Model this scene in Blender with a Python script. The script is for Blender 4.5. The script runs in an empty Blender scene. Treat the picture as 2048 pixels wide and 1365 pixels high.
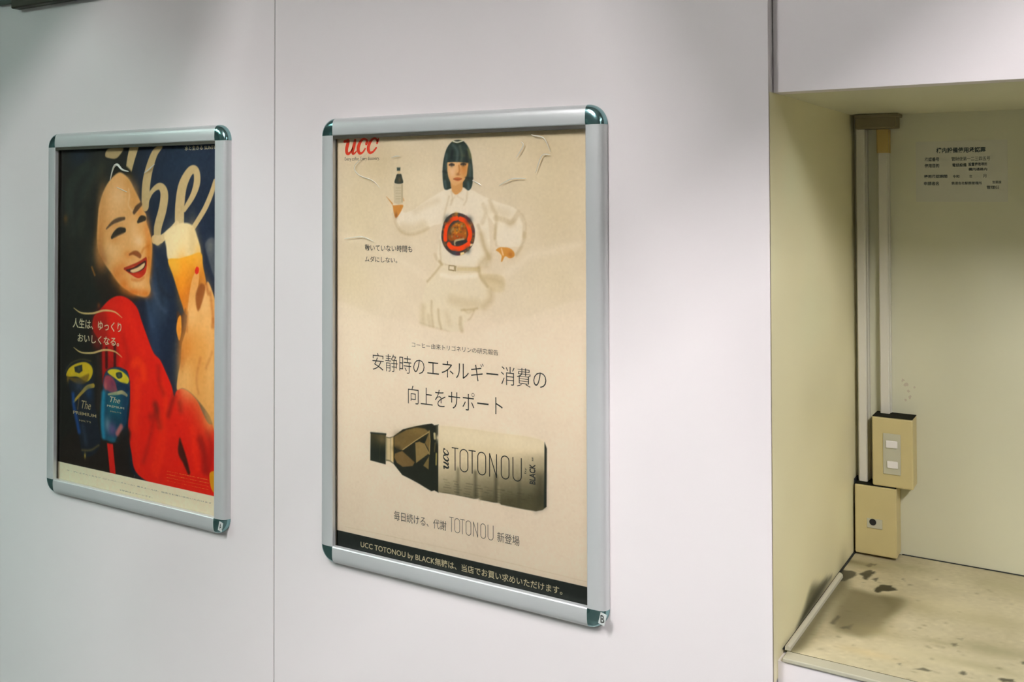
import bpy, bmesh, math, random
import numpy as np
from mathutils import Vector, Matrix

random.seed(4)
C = bpy.context.scene.collection

# ------------------------------------------------------------------ camera
CAMX, CAMY, CAMZ = 1.1795, -1.3033, 0.2531
YAW, PITCH, ROLL, FPX, SHY = 0.5482, 0.0184, -0.0027, 1985.0, 331.0
fw = np.array([-math.sin(YAW) * math.cos(PITCH), math.cos(YAW) * math.cos(PITCH), math.sin(PITCH)])
rt = np.array([math.cos(YAW), math.sin(YAW), 0.0])
up = np.cross(rt, fw)
r2 = rt * math.cos(ROLL) + up * math.sin(ROLL)
u2 = up * math.cos(ROLL) - rt * math.sin(ROLL)
cd = bpy.data.cameras.new('camera')
cam = bpy.data.objects.new('camera', cd)
C.objects.link(cam)
cd.sensor_width = 36.0
cd.lens = FPX * 36.0 / 2048.0
cd.shift_y = -SHY / 2048.0
cd.clip_start = 0.02
M = Matrix(((r2[0], u2[0], -fw[0], CAMX), (r2[1], u2[1], -fw[1], CAMY), (r2[2], u2[2], -fw[2], CAMZ), (0, 0, 0, 1)))
cam.matrix_world = M
bpy.context.scene.camera = cam

# ------------------------------------------------------------------ world, exposure
w = bpy.data.worlds.new('world')
bpy.context.scene.world = w
w.use_nodes = True
w.node_tree.nodes['Background'].inputs[0].default_value = (0.9, 0.95, 0.9, 1)
w.node_tree.nodes['Background'].inputs[1].default_value = 0.05
vs = bpy.context.scene.view_settings
vs.view_transform = 'Standard'
vs.look = 'None'
vs.gamma = 1.0
vs.use_curve_mapping = False
vs.exposure = 0.0
LAMP_MAIN = 415.0
LAMP_MID = 205.0
LAMP_SIDE = 160.0

# ------------------------------------------------------------------ calibration helper
def ray(u, v):
    a = (u - 1024.0) / FPX
    b = -(v - 682.5 + SHY) / FPX
    return fw + a * r2 + b * u2
def on_y(u, v, Y):
    d = ray(u, v); t = (Y - CAMY) / d[1]
    return np.array([CAMX + t * d[0], Y, CAMZ + t * d[2]])
def on_z(u, v, Z):
    d = ray(u, v); t = (Z - CAMZ) / d[2]
    return np.array([CAMX + t * d[0], CAMY + t * d[1], Z])
def on_x(u, v, X):
    d = ray(u, v); t = (X - CAMX) / d[0]
    return np.array([X, CAMY + t * d[1], CAMZ + t * d[2]])

# ------------------------------------------------------------------ materials
def s2l(c):
    c = np.asarray(c, float) / 255.0
    return np.where(c <= 0.04045, c / 12.92, ((c + 0.055) / 1.055) ** 2.4)
def rgb(*c):
    return tuple(float(x) for x in s2l(c)) + (1.0,)
MATS = {}
def mat(name, col, rough=0.5, metal=0.0, spec=0.5, noise=0.0, nscale=30.0, bump=0.0, bscale=200.0, coat=0.0):
    if name in MATS: return MATS[name]
    m = bpy.data.materials.new(name); m.use_nodes = True
    nt = m.node_tree; b = nt.nodes['Principled BSDF']
    b.inputs['Base Color'].default_value = col
    b.inputs['Roughness'].default_value = rough
    b.inputs['Metallic'].default_value = metal
    b.inputs['Specular IOR Level'].default_value = spec
    b.inputs['Coat Weight'].default_value = coat
    tc = nt.nodes.new('ShaderNodeTexCoord')
    if noise > 0:
        n = nt.nodes.new('ShaderNodeTexNoise'); n.inputs['Scale'].default_value = nscale; n.inputs['Detail'].default_value = 5
        nt.links.new(tc.outputs['Object'], n.inputs['Vector'])
        r = nt.nodes.new('ShaderNodeMapRange'); r.inputs['To Min'].default_value = 1 - noise; r.inputs['To Max'].default_value = 1 + noise * 0.4
        nt.links.new(n.outputs['Fac'], r.inputs['Value'])
        mx = nt.nodes.new('ShaderNodeMix'); mx.data_type = 'RGBA'; mx.blend_type = 'MULTIPLY'; mx.inputs[0].default_value = 1
        mx.inputs[6].default_value = col
        nt.links.new(r.outputs[0], mx.inputs[7]); nt.links.new(mx.outputs[2], b.inputs['Base Color'])
    if bump > 0:
        n2 = nt.nodes.new('ShaderNodeTexNoise'); n2.inputs['Scale'].default_value = bscale; n2.inputs['Detail'].default_value = 3
        nt.links.new(tc.outputs['Object'], n2.inputs['Vector'])
        bp = nt.nodes.new('ShaderNodeBump'); bp.inputs['Strength'].default_value = bump; bp.inputs['Distance'].default_value = 0.001
        nt.links.new(n2.outputs['Fac'], bp.inputs['Height']); nt.links.new(bp.outputs[0], b.inputs['Normal'])
    MATS[name] = m
    return m
def paint_mat(name, rough=0.5, spec=0.3, bump=0.0, bscale=150.0):
    m = mat(name, (1, 1, 1, 1), rough, 0, spec, 0, 1, bump, bscale)
    nt = m.node_tree
    a = nt.nodes.new('ShaderNodeAttribute'); a.attribute_name = 'print'
    nt.links.new(a.outputs['Color'], nt.nodes['Principled BSDF'].inputs['Base Color'])
    return m
def emit_mat(name, col, strength):
    m = bpy.data.materials.new(name); m.use_nodes = True
    nt = m.node_tree; nt.nodes.clear()
    o = nt.nodes.new('ShaderNodeOutputMaterial'); e = nt.nodes.new('ShaderNodeEmission')
    e.inputs[0].default_value = col; e.inputs[1].default_value = strength
    nt.links.new(e.outputs[0], o.inputs[0])
    return m

PANEL = mat('white_wall_panel', (0.80, 0.755, 0.755, 1), 0.42, 0, 0.35, 0.05, 3.0, 0.05, 350)
JOINT = mat('grey_joint', (0.34, 0.34, 0.32, 1), 0.7)
CREAM = mat('cream_niche_panel', (0.67, 0.66, 0.48, 1), 0.38, 0, 0.4, 0.08, 4.0, 0.05, 300)
ALU = mat('satin_aluminium', (0.68, 0.70, 0.70, 1), 0.36, 0.4, 0.5, 0.04, 15.0)
CHROME = mat('dark_chrome', (0.24, 0.42, 0.43, 1), 0.18, 1.0, 0.5)
GASKET_SHADE = mat('dark_gasket_shade', (0.035, 0.032, 0.02, 1), 0.6)
BACKING = mat('frame_backing', (0.05, 0.055, 0.06, 1), 0.6)
WHITE_PVC = mat('white_raceway_plastic', (0.70, 0.68, 0.58, 1), 0.4, 0, 0.4, 0.05, 20)
BEIGE_PVC = mat('beige_box_plastic', (0.60, 0.51, 0.25, 1), 0.4, 0, 0.4, 0.07, 30)
OCHRE_PVC = mat('ochre_plastic', (0.50, 0.36, 0.11, 1), 0.45)
PALE_PVC = mat('pale_insert_plastic', (0.52, 0.51, 0.38, 1), 0.4)
BUTTON = mat('white_button_plastic', (0.85, 0.83, 0.80, 1), 0.3)
DUST = mat('black_dust', (0.022, 0.022, 0.014, 1), 0.95, 0, 0.05, 0.5, 120)
HOLE = mat('black_socket_hole', (0.004, 0.005, 0.006, 1), 0.6)
BROWN = mat('dark_brown_board', (0.035, 0.03, 0.018, 1), 0.5, 0, 0.3, 0.3, 25)
STICKER = mat('white_paper_sticker', (0.58, 0.62, 0.60, 1), 0.6)
FLOORM = mat('grey_floor_vinyl', (0.13, 0.13, 0.12, 1), 0.35, 0, 0.4, 0.15, 6)
CUTOFF = mat('grey_cutoff_panel', (0.30, 0.31, 0.30, 1), 0.6)
CEILM = mat('ceiling_white', (0.72, 0.72, 0.68, 1), 0.8)
ROOMW = mat('room_wall_paint', (0.22, 0.235, 0.22, 1), 0.7)

# ------------------------------------------------------------------ object helpers
def link(o, parent=None):
    C.objects.link(o)
    if parent is not None: o.parent = parent
    return o
def mesh_obj(name, verts, faces, m, parent=None, smooth=False):
    me = bpy.data.meshes.new(name)
    me.from_pydata([tuple(map(float, v)) for v in verts], [], faces)
    me.update()
    if m: me.materials.append(m)
    if smooth:
        for p in me.polygons: p.use_smooth = True
    return link(bpy.data.objects.new(name, me), parent)
def bm_obj(name, bm, m, parent=None, smooth=False):
    me = bpy.data.meshes.new(name)
    bmesh.ops.recalc_face_normals(bm, faces=bm.faces[:])
    bm.to_mesh(me); bm.free()
    if m: me.materials.append(m)
    if smooth:
        for p in me.polygons: p.use_smooth = True
    return link(bpy.data.objects.new(name, me), parent)
def box(name, x0, x1, y0, y1, z0, z1, m, parent=None, bev=0.0, seg=2):
    bm = bmesh.new()
    bmesh.ops.create_cube(bm, size=1.0)
    for v in bm.verts:
        v.co = Vector(((x0 + x1) / 2 + v.co.x * (x1 - x0), (y0 + y1) / 2 + v.co.y * (y1 - y0), (z0 + z1) / 2 + v.co.z * (z1 - z0)))
    if bev > 0:
        bmesh.ops.bevel(bm, geom=bm.edges[:], offset=bev, segments=seg, profile=0.5, affect='EDGES')
    return bm_obj(name, bm, m, parent)
def empty(name, loc=(0, 0, 0)):
    o = bpy.data.objects.new(name, None); o.location = loc; o.empty_display_size = 0.05
    C.objects.link(o)
    bpy.context.view_layer.update()
    return o
def thing(name, label, cat, group=None):
    o = empty(name); o['label'] = label; o['category'] = cat
    if group: o['group'] = group
    return o
def tag(o, label, cat, group=None):
    o['label'] = label; o['category'] = cat
    if group: o['group'] = group
    return o
def struct(o):
    o['kind'] = 'structure'
    return o

# ------------------------------------------------------------------ room shell
NL, NT, NB, ND = 0.7851, 0.3882, -0.3636, 0.496      # niche: left side, top, shelf height, depth
NR = 1.62                                             # niche right side (out of frame)
RX0, RX1, RY0, RZ0, RZ1 = -3.1, 4.6, -3.3, -1.35, 1.40
RC = 0.018                                            # panels over and under the niche sit a little deeper

wall_front = struct(empty('wall_front'))
G = 0.0012
PT = 0.03
seams = [-2.83, -1.926, -1.022, -0.118]
xs = [RX0] + seams + [NL]
for a, b in zip(xs[:-1], xs[1:]):
    box('wall_panel', a + G, b - (G if b != NL else 0.0012), 0.0, PT, RZ0, RZ1, PANEL, wall_front, 0.0006, 1)
box('wall_panel', NL, NR, RC, RC + PT, NT, RZ1, PANEL, wall_front, 0.0006, 1)
box('wall_panel', NL, NR, RC, RC + PT, RZ0, NB - 0.0055, PANEL, wall_front, 0.0006, 1)
box('wall_panel', NR, RX1, 0.0, PT, RZ0, RZ1, PANEL, wall_front, 0.0006, 1)
for s in seams:
    box('joint_strip', s - G * 0.98, s + G * 0.98, 0.0013, PT, RZ0, RZ1, JOINT, wall_front)

struct(box('wall_niche_back', NL - 0.02, NR + 0.02, ND, ND + 0.02, NB - 0.03, NT + 0.02, CREAM))
struct(box('wall_niche_right', NR, NR + 0.02, 0.031, ND, NB - 0.03, NT + 0.02, CREAM))
struct(box('ceiling_niche', NL, NR, RC + PT, ND, NT, NT + 0.02, CREAM))

struct(box('floor', RX0, RX1, RY0, 0.0, RZ0 - 0.05, RZ0, FLOORM))
struct(box('ceiling', RX0, RX1, RY0, 0.0, RZ1, RZ1 + 0.05, CEILM))
struct(box('wall_left', RX0 - 0.05, RX0, RY0, 0.0, RZ0, RZ1, ROOMW))
struct(box('wall_right', RX1, RX1 + 0.05, RY0, 0.0, RZ0, RZ1, ROOMW))
struct(box('wall_behind', RX0, RX1, RY0 - 0.05, RY0, RZ0, RZ1, ROOMW))

# ------------------------------------------------------------------ ceiling lamps (the light of the room, the far left one added)
def lamp(label, cx, cy, ln, wd, col, strength, hs=0.12, he=0.12, along_y=True):
    t = thing('fluorescent_lamp', label, 'ceiling lamp')
    z1 = RZ1
    def at(l, s, z): return (cx + s, cy + l, z) if along_y else (cx + l, cy + s, z)
    bm = bmesh.new()
    prof = [(-wd / 2, z1), (-wd / 2, z1 - 0.02), (-wd / 2 + 0.03, z1 - 0.055), (wd / 2 - 0.03, z1 - 0.055), (wd / 2, z1 - 0.02), (wd / 2, z1)]
    ends = [[bm.verts.new(at(l, p, z)) for p, z in prof] for l in (-ln / 2, ln / 2)]
    n = len(prof)
    for i in range(n):
        j = (i + 1) % n
        bm.faces.new((ends[0][i], ends[0][j], ends[1][j], ends[1][i]))
    bm.faces.new(ends[0]); bm.faces.new(ends[1][::-1])
    bm_obj('housing', bm, CEILM, t)
    em = emit_mat('lamp_tube_' + str(len(bpy.data.materials)), col, strength)
    for d in (-wd / 4, wd / 4):
        vs_, fs_ = [], []
        K = 12
        for l in (-ln / 2 + 0.02, ln / 2 - 0.02):
            for k in range(K):
                a = 2 * math.pi * k / K
                vs_.append(at(l, d + 0.018 * math.cos(a), z1 - 0.082 + 0.018 * math.sin(a)))
        for k in range(K):
            fs_.append((k, (k + 1) % K, K + (k + 1) % K, K + k))
        fs_.append(tuple(range(K))[::-1]); fs_.append(tuple(range(K, 2 * K)))
        mesh_obj('tube', vs_, fs_, em, t, True)
        for sg in (-1, 1):
            p = at(sg * (ln / 2 - 0.02), d, z1 - 0.08)
            box('tube_holder', p[0] - 0.02, p[0] + 0.02, p[1] - 0.02, p[1] + 0.02, z1 - 0.105, z1 - 0.056, CEILM, t)
    def slab(name, l0, l1, s0, s1, hs):
        p, q = at(l0, s0, 0), at(l1, s1, 0)
        box(name, min(p[0], q[0]), max(p[0], q[0]), min(p[1], q[1]), max(p[1], q[1]), z1 - 0.082 - hs, z1 - 0.021, CUTOFF, t)
    for sg in (-1, 1):  # added unseen panels that keep lamp light off the upper wall
        slab('side_cutoff', -ln / 2, ln / 2, sg * (wd / 2 + 0.001), sg * (wd / 2 + 0.006), hs)
        slab('end_cutoff', sg * (ln / 2 + 0.007), sg * (ln / 2 + 0.012), -wd / 2 - 0.006, wd / 2 + 0.006, he)
    return t
lamp('twin tube fluorescent ceiling lamp right of the wall niche', 2.0, -1.38, 1.25, 0.30, (1.0, 0.95, 0.975, 1), LAMP_MAIN, 0.185, 0.52)
lamp('twin tube fluorescent ceiling lamp between the two posters', 0.15, -1.5, 1.25, 0.30, (1.0, 0.955, 0.965, 1), LAMP_MID, 0.17, 0.27)
lamp('unseen greenish ceiling lamp added to tint the far left of the poster wall', -1.75, -1.9, 1.25, 0.30, (0.72, 1.0, 0.93, 1), LAMP_SIDE, 0.13, 0.13)  # lamp added for the green, dimmer tone at upper left

# ------------------------------------------------------------------ printed surfaces: a dense mesh with one colour per vertex
def catmull(P, closed=True, n=6):
    P = np.asarray(P, float); N = len(P); out = []
    rng = range(N) if closed else range(N - 1)
    for i in rng:
        if closed: p0, p1, p2, p3 = P[i - 1], P[i], P[(i + 1) % N], P[(i + 2) % N]
        else: p0, p1, p2, p3 = P[max(i - 1, 0)], P[i], P[i + 1], P[min(i + 2, N - 1)]
        for k in range(n):
            t = k / n
            out.append(0.5 * ((2 * p1) + (-p0 + p2) * t + (2 * p0 - 5 * p1 + 4 * p2 - p3) * t * t + (-p0 + 3 * p1 - 3 * p2 + p3) * t ** 3))
    if not closed: out.append(P[-1])
    return np.array(out)
class Print:
    def __init__(self, a0, a1, b0, b1, step, conv, base):
        self.nx = int(round((a1 - a0) / step)) + 1; self.ny = int(round((b1 - b0) / step)) + 1
        self.A = np.linspace(a0, a1, self.nx); self.B = np.linspace(b0, b1, self.ny)
        self.AA, self.BB = np.meshgrid(self.A, self.B)
        self.col = np.empty((self.ny, self.nx, 3)); self.col[:] = base
        self.conv = conv
    def pts(self, P): return np.array([self.conv(*p) for p in P], float)
    def win(self, lo, hi):
        i0, i1 = np.searchsorted(self.A, lo[0]), np.searchsorted(self.A, hi[0])
        j0, j1 = np.searchsorted(self.B, lo[1]), np.searchsorted(self.B, hi[1])
        return slice(j0, j1), slice(i0, i1)
    def put(self, sl, m, c):
        m = m[..., None]
        self.col[sl] = self.col[sl] * (1 - m) + np.asarray(c, float) * m
    def poly(self, P, c, soft=1.2, op=1.0, smooth=True, grad=None):
        Q = self.pts(P)
        if smooth: Q = catmull(Q)
        pad = soft * 1.2
        sl = self.win(Q.min(0) - pad, Q.max(0) + pad)
        x, y = self.AA[sl], self.BB[sl]
        if x.size == 0: return
        d = np.full(x.shape, 1e9); ins = np.zeros(x.shape, bool)
        for i in range(len(Q)):
            ax, ay = Q[i - 1]; bx, by = Q[i]
            ex, ey = bx - ax, by - ay; L = ex * ex + ey * ey + 1e-12
            t = np.clip(((x - ax) * ex + (y - ay) * ey) / L, 0, 1)
            d = np.minimum(d, (x - ax - t * ex) ** 2 + (y - ay - t * ey) ** 2)
            if ay != by:
                cr = ((ay > y) != (by > y)) & (x < ex * (y - ay) / (by - ay) + ax)
                ins ^= cr
        d = np.sqrt(d); d = np.where(ins, -d, d)
        m = np.clip(0.5 - d / (2 * soft), 0, 1); m = m * m * (3 - 2 * m) * op
        if grad is not None:
            p0, p1, c1 = grad
            q = self.pts([p0, p1]); v = q[1] - q[0]
            t = np.clip(((x - q[0][0]) * v[0] + (y - q[0][1]) * v[1]) / (v @ v), 0, 1)[..., None]
            c = np.asarray(c, float) * (1 - t) + np.asarray(c1, float) * t
        self.put(sl, m, c)
    def stroke(self, P, wd, c, soft=0.8, op=1.0, smooth=True):
        Q = self.pts(P)
        wd = np.full(len(Q), wd, float) if np.isscalar(wd) else np.asarray(wd, float)
        if smooth and len(Q) > 2:
            W3 = catmull(np.c_[Q, wd], False, 6); Q, wd = W3[:, :2], W3[:, 2]
        pad = wd.max() / 2 + soft * 1.2
        sl = self.win(Q.min(0) - pad, Q.max(0) + pad)
        x, y = self.AA[sl], self.BB[sl]
        if x.size == 0: return
        best = np.full(x.shape, 1e9)
        for i in range(len(Q) - 1):
            ax, ay = Q[i]; ex, ey = Q[i + 1] - Q[i]; L = ex * ex + ey * ey + 1e-12
            t = np.clip(((x - ax) * ex + (y - ay) * ey) / L, 0, 1)
            dd = np.sqrt((x - ax - t * ex) ** 2 + (y - ay - t * ey) ** 2) - (wd[i] + (wd[i + 1] - wd[i]) * t) / 2
            best = np.minimum(best, dd)
        m = np.clip(0.5 - best / (2 * soft), 0, 1); m = m * m * (3 - 2 * m) * op
        self.put(sl, m, c)
    def blob(self, p, rx, ry, c, op=1.0):
        q = self.pts([p])[0]
        sl = self.win(q - np.array([rx, ry]) * 2.6, q + np.array([rx, ry]) * 2.6)
        x, y = self.AA[sl], self.BB[sl]
        if x.size == 0: return
        m = np.exp(-((x - q[0]) / rx) ** 2 - ((y - q[1]) / ry) ** 2) * op
        self.put(sl, m, c)
    def grain(self, amp, scale, seed=1):
        r = np.random.RandomState(seed)
        ky, kx = max(2, int(self.ny / scale)), max(2, int(self.nx / scale))
        n = r.randn(ky + 2, kx + 2)
        yy = np.linspace(0, ky, self.ny); xx = np.linspace(0, kx, self.nx)
        yi, xi = yy.astype(int), xx.astype(int); fy, fx = (yy - yi)[:, None], (xx - xi)[None]
        fy = fy * fy * (3 - 2 * fy); fx = fx * fx * (3 - 2 * fx)
        a = n[yi][:, xi] * (1 - fx) + n[yi][:, xi + 1] * fx
        b = n[yi + 1][:, xi] * (1 - fx) + n[yi + 1][:, xi + 1] * fx
        self.col = np.clip(self.col + ((a * (1 - fy) + b * fy) * amp)[..., None], 3, 250)
    def build(self, name, place, m, parent, gain=1.0):
        co = place(self.AA.ravel(), self.BB.ravel()).astype(np.float32)
        idx = np.arange(self.nx * self.ny).reshape(self.ny, self.nx)
        q = np.stack([idx[:-1, :-1], idx[:-1, 1:], idx[1:, 1:], idx[1:, :-1]], -1).reshape(-1, 4)
        me = bpy.data.meshes.new(name)
        me.vertices.add(len(co)); me.vertices.foreach_set('co', co.ravel())
        me.loops.add(q.size); me.loops.foreach_set('vertex_index', q.ravel().astype(np.int32))
        me.polygons.add(len(q)); me.polygons.foreach_set('loop_start', np.arange(0, q.size, 4, dtype=np.int32))
        me.update(calc_edges=True)
        at = me.color_attributes.new('print', 'FLOAT_COLOR', 'POINT')
        lin = np.clip(s2l(self.col.reshape(-1, 3)) * gain, 0.002, 0.92)
        at.data.foreach_set('color', np.c_[lin, np.ones(len(lin))].astype(np.float32).ravel())
        me.materials.append(m)
        me.validate()
        return link(bpy.data.objects.new(name, me), parent)

# ------------------------------------------------------------------ lettering
def font_mesh(body, weight=0.0, shear=0.0):
    cu = bpy.data.curves.new('t', 'FONT'); cu.body = body; cu.size = 1.0; cu.resolution_u = 3
    cu.offset = weight; cu.shear = shear; cu.fill_mode = 'FRONT'
    o = bpy.data.objects.new('t', cu); C.objects.link(o)
    bpy.context.view_layer.update()
    dg = bpy.context.evaluated_depsgraph_get()
    me = bpy.data.meshes.new_from_object(o.evaluated_get(dg))
    bpy.data.objects.remove(o); bpy.data.curves.remove(cu)
    return me
def lettering(body, px, Y, m, parent, weight=0.0, rot=False, shear=0.0, name='lettering', rect=None):
    """px = (left, top, right, bottom) corners of the ink as seen in the photograph; laid flat at depth Y."""
    me = font_mesh(body, weight, shear)
    n = len(me.vertices); co = np.empty(n * 3, np.float32); me.vertices.foreach_get('co', co); co = co.reshape(-1, 3)
    if rot: co = np.c_[-co[:, 1], co[:, 0], co[:, 2]]
    lo, hi = co.min(0), co.max(0)
    if rect is None:
        a = on_y(px[0], px[1], Y); b = on_y(px[2], px[3], Y)
        rect = (a[0], b[0], b[2], a[2])
    X = rect[0] + (co[:, 0] - lo[0]) / (hi[0] - lo[0]) * (rect[1] - rect[0])
    Z = rect[2] + (co[:, 1] - lo[1]) / (hi[1] - lo[1]) * (rect[3] - rect[2])
    me.vertices.foreach_set('co', np.c_[X, np.full(n, Y), Z].astype(np.float32).ravel())
    me.materials.clear(); me.materials.append(m); me.update(); me.name = name
    return link(bpy.data.objects.new(name, me), parent)
def ribbons(strokes, Y, m, parent, name='lettering', smooth=True):
    """strokes: lists of (x, z, width) in metres on the plane y = Y, joined into flat inked shapes."""
    vs_, fs_ = [], []
    for S in strokes:
        S = np.asarray(S, float)
        if smooth and len(S) > 2: S = catmull(S, False, 6)
        n = len(S); base = len(vs_)
        for i in range(n):
            t = S[min(i + 1, n - 1), :2] - S[max(i - 1, 0), :2]; t = t / (np.linalg.norm(t) + 1e-12)
            nv = np.array([-t[1], t[0]]) * S[i, 2] / 2
            for s in (1, -1):
                vs_.append((S[i, 0] + s * nv[0], Y, S[i, 1] + s * nv[1]))
        for i in range(n - 1):
            fs_.append((base + 2 * i, base + 2 * i + 1, base + 2 * i + 3, base + 2 * i + 2))
        for i, sg in ((0, -1), (n - 1, 1)):                      # round ends
            c = S[i]; t = (S[1] - S[0] if i == 0 else S[-1] - S[-2])[:2]; a0 = math.atan2(t[1] * sg, t[0] * sg)
            b = len(vs_)
            for k in range(7):
                a = a0 - math.pi / 2 + math.pi * k / 6
                vs_.append((c[0] + math.cos(a) * c[2] / 2, Y, c[1] + math.sin(a) * c[2] / 2))
            fs_.append(tuple(range(b, b + 7)))
    return mesh_obj(name, vs_, fs_, m, parent)

def thin_word(px, Y, m, parent, wd, name='lettering'):           # TOTONOU in hairline capitals
    a = on_y(px[0], px[1], Y); b = on_y(px[2], px[3], Y)
    x0, z1, x1, z0 = a[0], a[2], b[0], b[2]; W, H = x1 - x0, z1 - z0
    S = []
    def line(l): S.append([(x0 + p[0] * W, z0 + p[1] * H, wd) for p in l])
    def T(l, r): line([(l, 1), (r, 1)]); line([((l + r) / 2, 1), ((l + r) / 2, 0)])
    def O(l, r):
        c, h = (l + r) / 2, (r - l) / 2; k = h * W / H; pts = []
        for i in range(13): t = math.pi * i / 12; pts.append((c + h * math.cos(t), 1 - k + k * math.sin(t)))
        for i in range(13): t = math.pi + math.pi * i / 12; pts.append((c + h * math.cos(t), k + k * math.sin(t)))
        line(pts + [pts[0]])
    def U(l, r):
        c, h = (l + r) / 2, (r - l) / 2; k = h * W / H
        line([(l, 1)] + [(c + h * math.cos(math.pi + math.pi * i / 12), k + k * math.sin(math.pi + math.pi * i / 12)) for i in range(13)] + [(r, 1)])
    T(0, .09); O(.12, .236); T(.251, .347); O(.382, .497)
    line([(.553, 0), (.553, 1)]); line([(.553, 1), (.653, 0)]); line([(.653, 0), (.653, 1)])
    O(.719, .829); U(.884, 1.0)
    return ribbons(S, Y, m, parent, name, smooth=False)

UCC = [  # heavy slanted lower-case letters; x, y (down), width in logo units
    [(255, 245, 55), (320, 232, 66), (365, 232, 78), (345, 320, 86), (318, 430, 86), (322, 525, 80), (365, 560, 66), (425, 520, 46), (480, 430, 36)],
    [(552, 225, 66), (525, 350, 84), (488, 480, 82), (492, 555, 62), (545, 548, 38), (590, 500, 28)],
    [(860, 325, 62), (882, 262, 66), (850, 212, 46), (780, 200, 50), (706, 260, 70), (650, 370, 84), (640, 470, 84), (672, 548, 66), (740, 550, 44), (800, 490, 40), (828, 445, 36)],
    [(1150, 320, 44), (1172, 250, 52), (1192, 205, 30)],
    [(1160, 255, 52), (1110, 200, 44), (1040, 206, 50), (965, 285, 70), (918, 400, 80), (920, 490, 80), (960, 550, 60), (1030, 535, 46), (1090, 480, 42), (1130, 430, 40)],
]
def ucc_logo(px, Y, m, parent, rot=False, name='logo', gain=1.0):
    a = on_y(px[0], px[1], Y); b = on_y(px[2], px[3], Y)
    x0, x1, z0, z1 = a[0], b[0], b[2], a[2]
    S = []
    for st in UCC:
        o = []
        for (x, y, wd) in st:
            p, q = (x - 230) / 980.0, (y - 165) / 440.0          # 0..1 across, 0..1 down
            if rot: X, Z, k = x0 + q * (x1 - x0), z0 + p * (z1 - z0), (z1 - z0) / 980.0
            else: X, Z, k = x0 + p * (x1 - x0), z1 - q * (z1 - z0), (x1 - x0) / 980.0
            o.append((X, Z, wd * k * gain))
        S.append(o)
    return ribbons(S, Y, m, parent, name)

# ------------------------------------------------------------------ snap frames
FW_, FH_, RW = 0.545, 0.760, 0.030
PROF = [(0, 0), (0, 3), (.7, 6.5), (2.2, 9.5), (4.6, 12), (8, 13.6), (13, 14.5), (23, 14.9), (28.5, 14.4), (30, 13.2), (30, 5.2), (12, 5.2), (12, 0)]
PROF = [(s / 1000, h / 1000) for s, h in PROF]
YS, YL, YCOV = -0.0022, -0.0024, -0.0042
def rail(parent, x0, z0, dx, dz, nx, nz, L):
    """straight length from (x0, z0) along (dx, dz); (nx, nz) points inwards"""
    bm = bmesh.new(); ends = []
    for t in (0, L):
        ends.append([bm.verts.new((x0 + dx * t + nx * s, -h, z0 + dz * t + nz * s)) for s, h in PROF])
    n = len(PROF)
    for i in range(n):
        j = (i + 1) % n; bm.faces.new((ends[0][i], ends[0][j], ends[1][j], ends[1][i]))
    bm.faces.new(ends[0]); bm.faces.new(ends[1][::-1])
    o = bm_obj('rail', bm, ALU, parent)
    for p in o.data.polygons: p.use_smooth = len(p.vertices) == 4
    try: o.data.set_sharp_from_angle(angle=math.radians(32))
    except Exception: pass
    return o
def cap(parent, px_, pz_, sx, sz):
    """quarter-round corner piece turned about the inner corner (px_, pz_)"""
    bm = bmesh.new(); K = 10; rings = []
    prof = [(RW - s, h) for s, h in PROF[:10]] + [(0.0, 0.0132)]
    prof = [p for i, p in enumerate(prof) if not (p[0] < 1e-6 and i == 9)]
    for k in range(K + 1):
        a = math.pi / 2 * k / K
        rings.append([bm.verts.new((px_ + sx * r * math.cos(a), -h * 1.01, pz_ + sz * r * math.sin(a))) for r, h in prof])
    for k in range(K):
        for i in range(len(prof) - 1):
            bm.faces.new((rings[k][i], rings[k][i + 1], rings[k + 1][i + 1], rings[k + 1][i]))
    bmesh.ops.remove_doubles(bm, verts=bm.verts[:], dist=1e-6)
    o = bm_obj('corner_cap', bm, CHROME, parent, True)
    try: o.data.set_sharp_from_angle(angle=math.radians(40))
    except Exception: pass
    return o
def cover_mat():
    m = bpy.data.materials.new('clear_cover_sheet'); m.use_nodes = True
    nt = m.node_tree; nt.nodes.clear()
    o = nt.nodes.new('ShaderNodeOutputMaterial'); mx = nt.nodes.new('ShaderNodeMixShader')
    tr = nt.nodes.new('ShaderNodeBsdfTransparent'); gl = nt.nodes.new('ShaderNodeBsdfGlossy')
    gl.inputs['Roughness'].default_value = 0.02
    fr = nt.nodes.new('ShaderNodeFresnel'); fr.inputs['IOR'].default_value = 1.25
    nt.links.new(fr.outputs[0], mx.inputs[0]); nt.links.new(tr.outputs[0], mx.inputs[1]); nt.links.new(gl.outputs[0], mx.inputs[2])
    nt.links.new(mx.outputs[0], o.inputs[0])
    return m
COVER = cover_mat()
FILM_GLINT = mat('white_film_glint', (0.95, 0.93, 0.80, 1), 0.22, 0, 1.0, coat=1.0)  # white colour stands in for lamp reflections on the wavy film
FILM_GLINT.node_tree.nodes['Principled BSDF'].inputs['Coat IOR'].default_value = 2.4
FILM_GLINT.node_tree.nodes['Principled BSDF'].inputs['Coat Roughness'].default_value = 0.2
FILM_GLINT.node_tree.nodes['Principled BSDF'].inputs['Alpha'].default_value = 0.8
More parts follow.
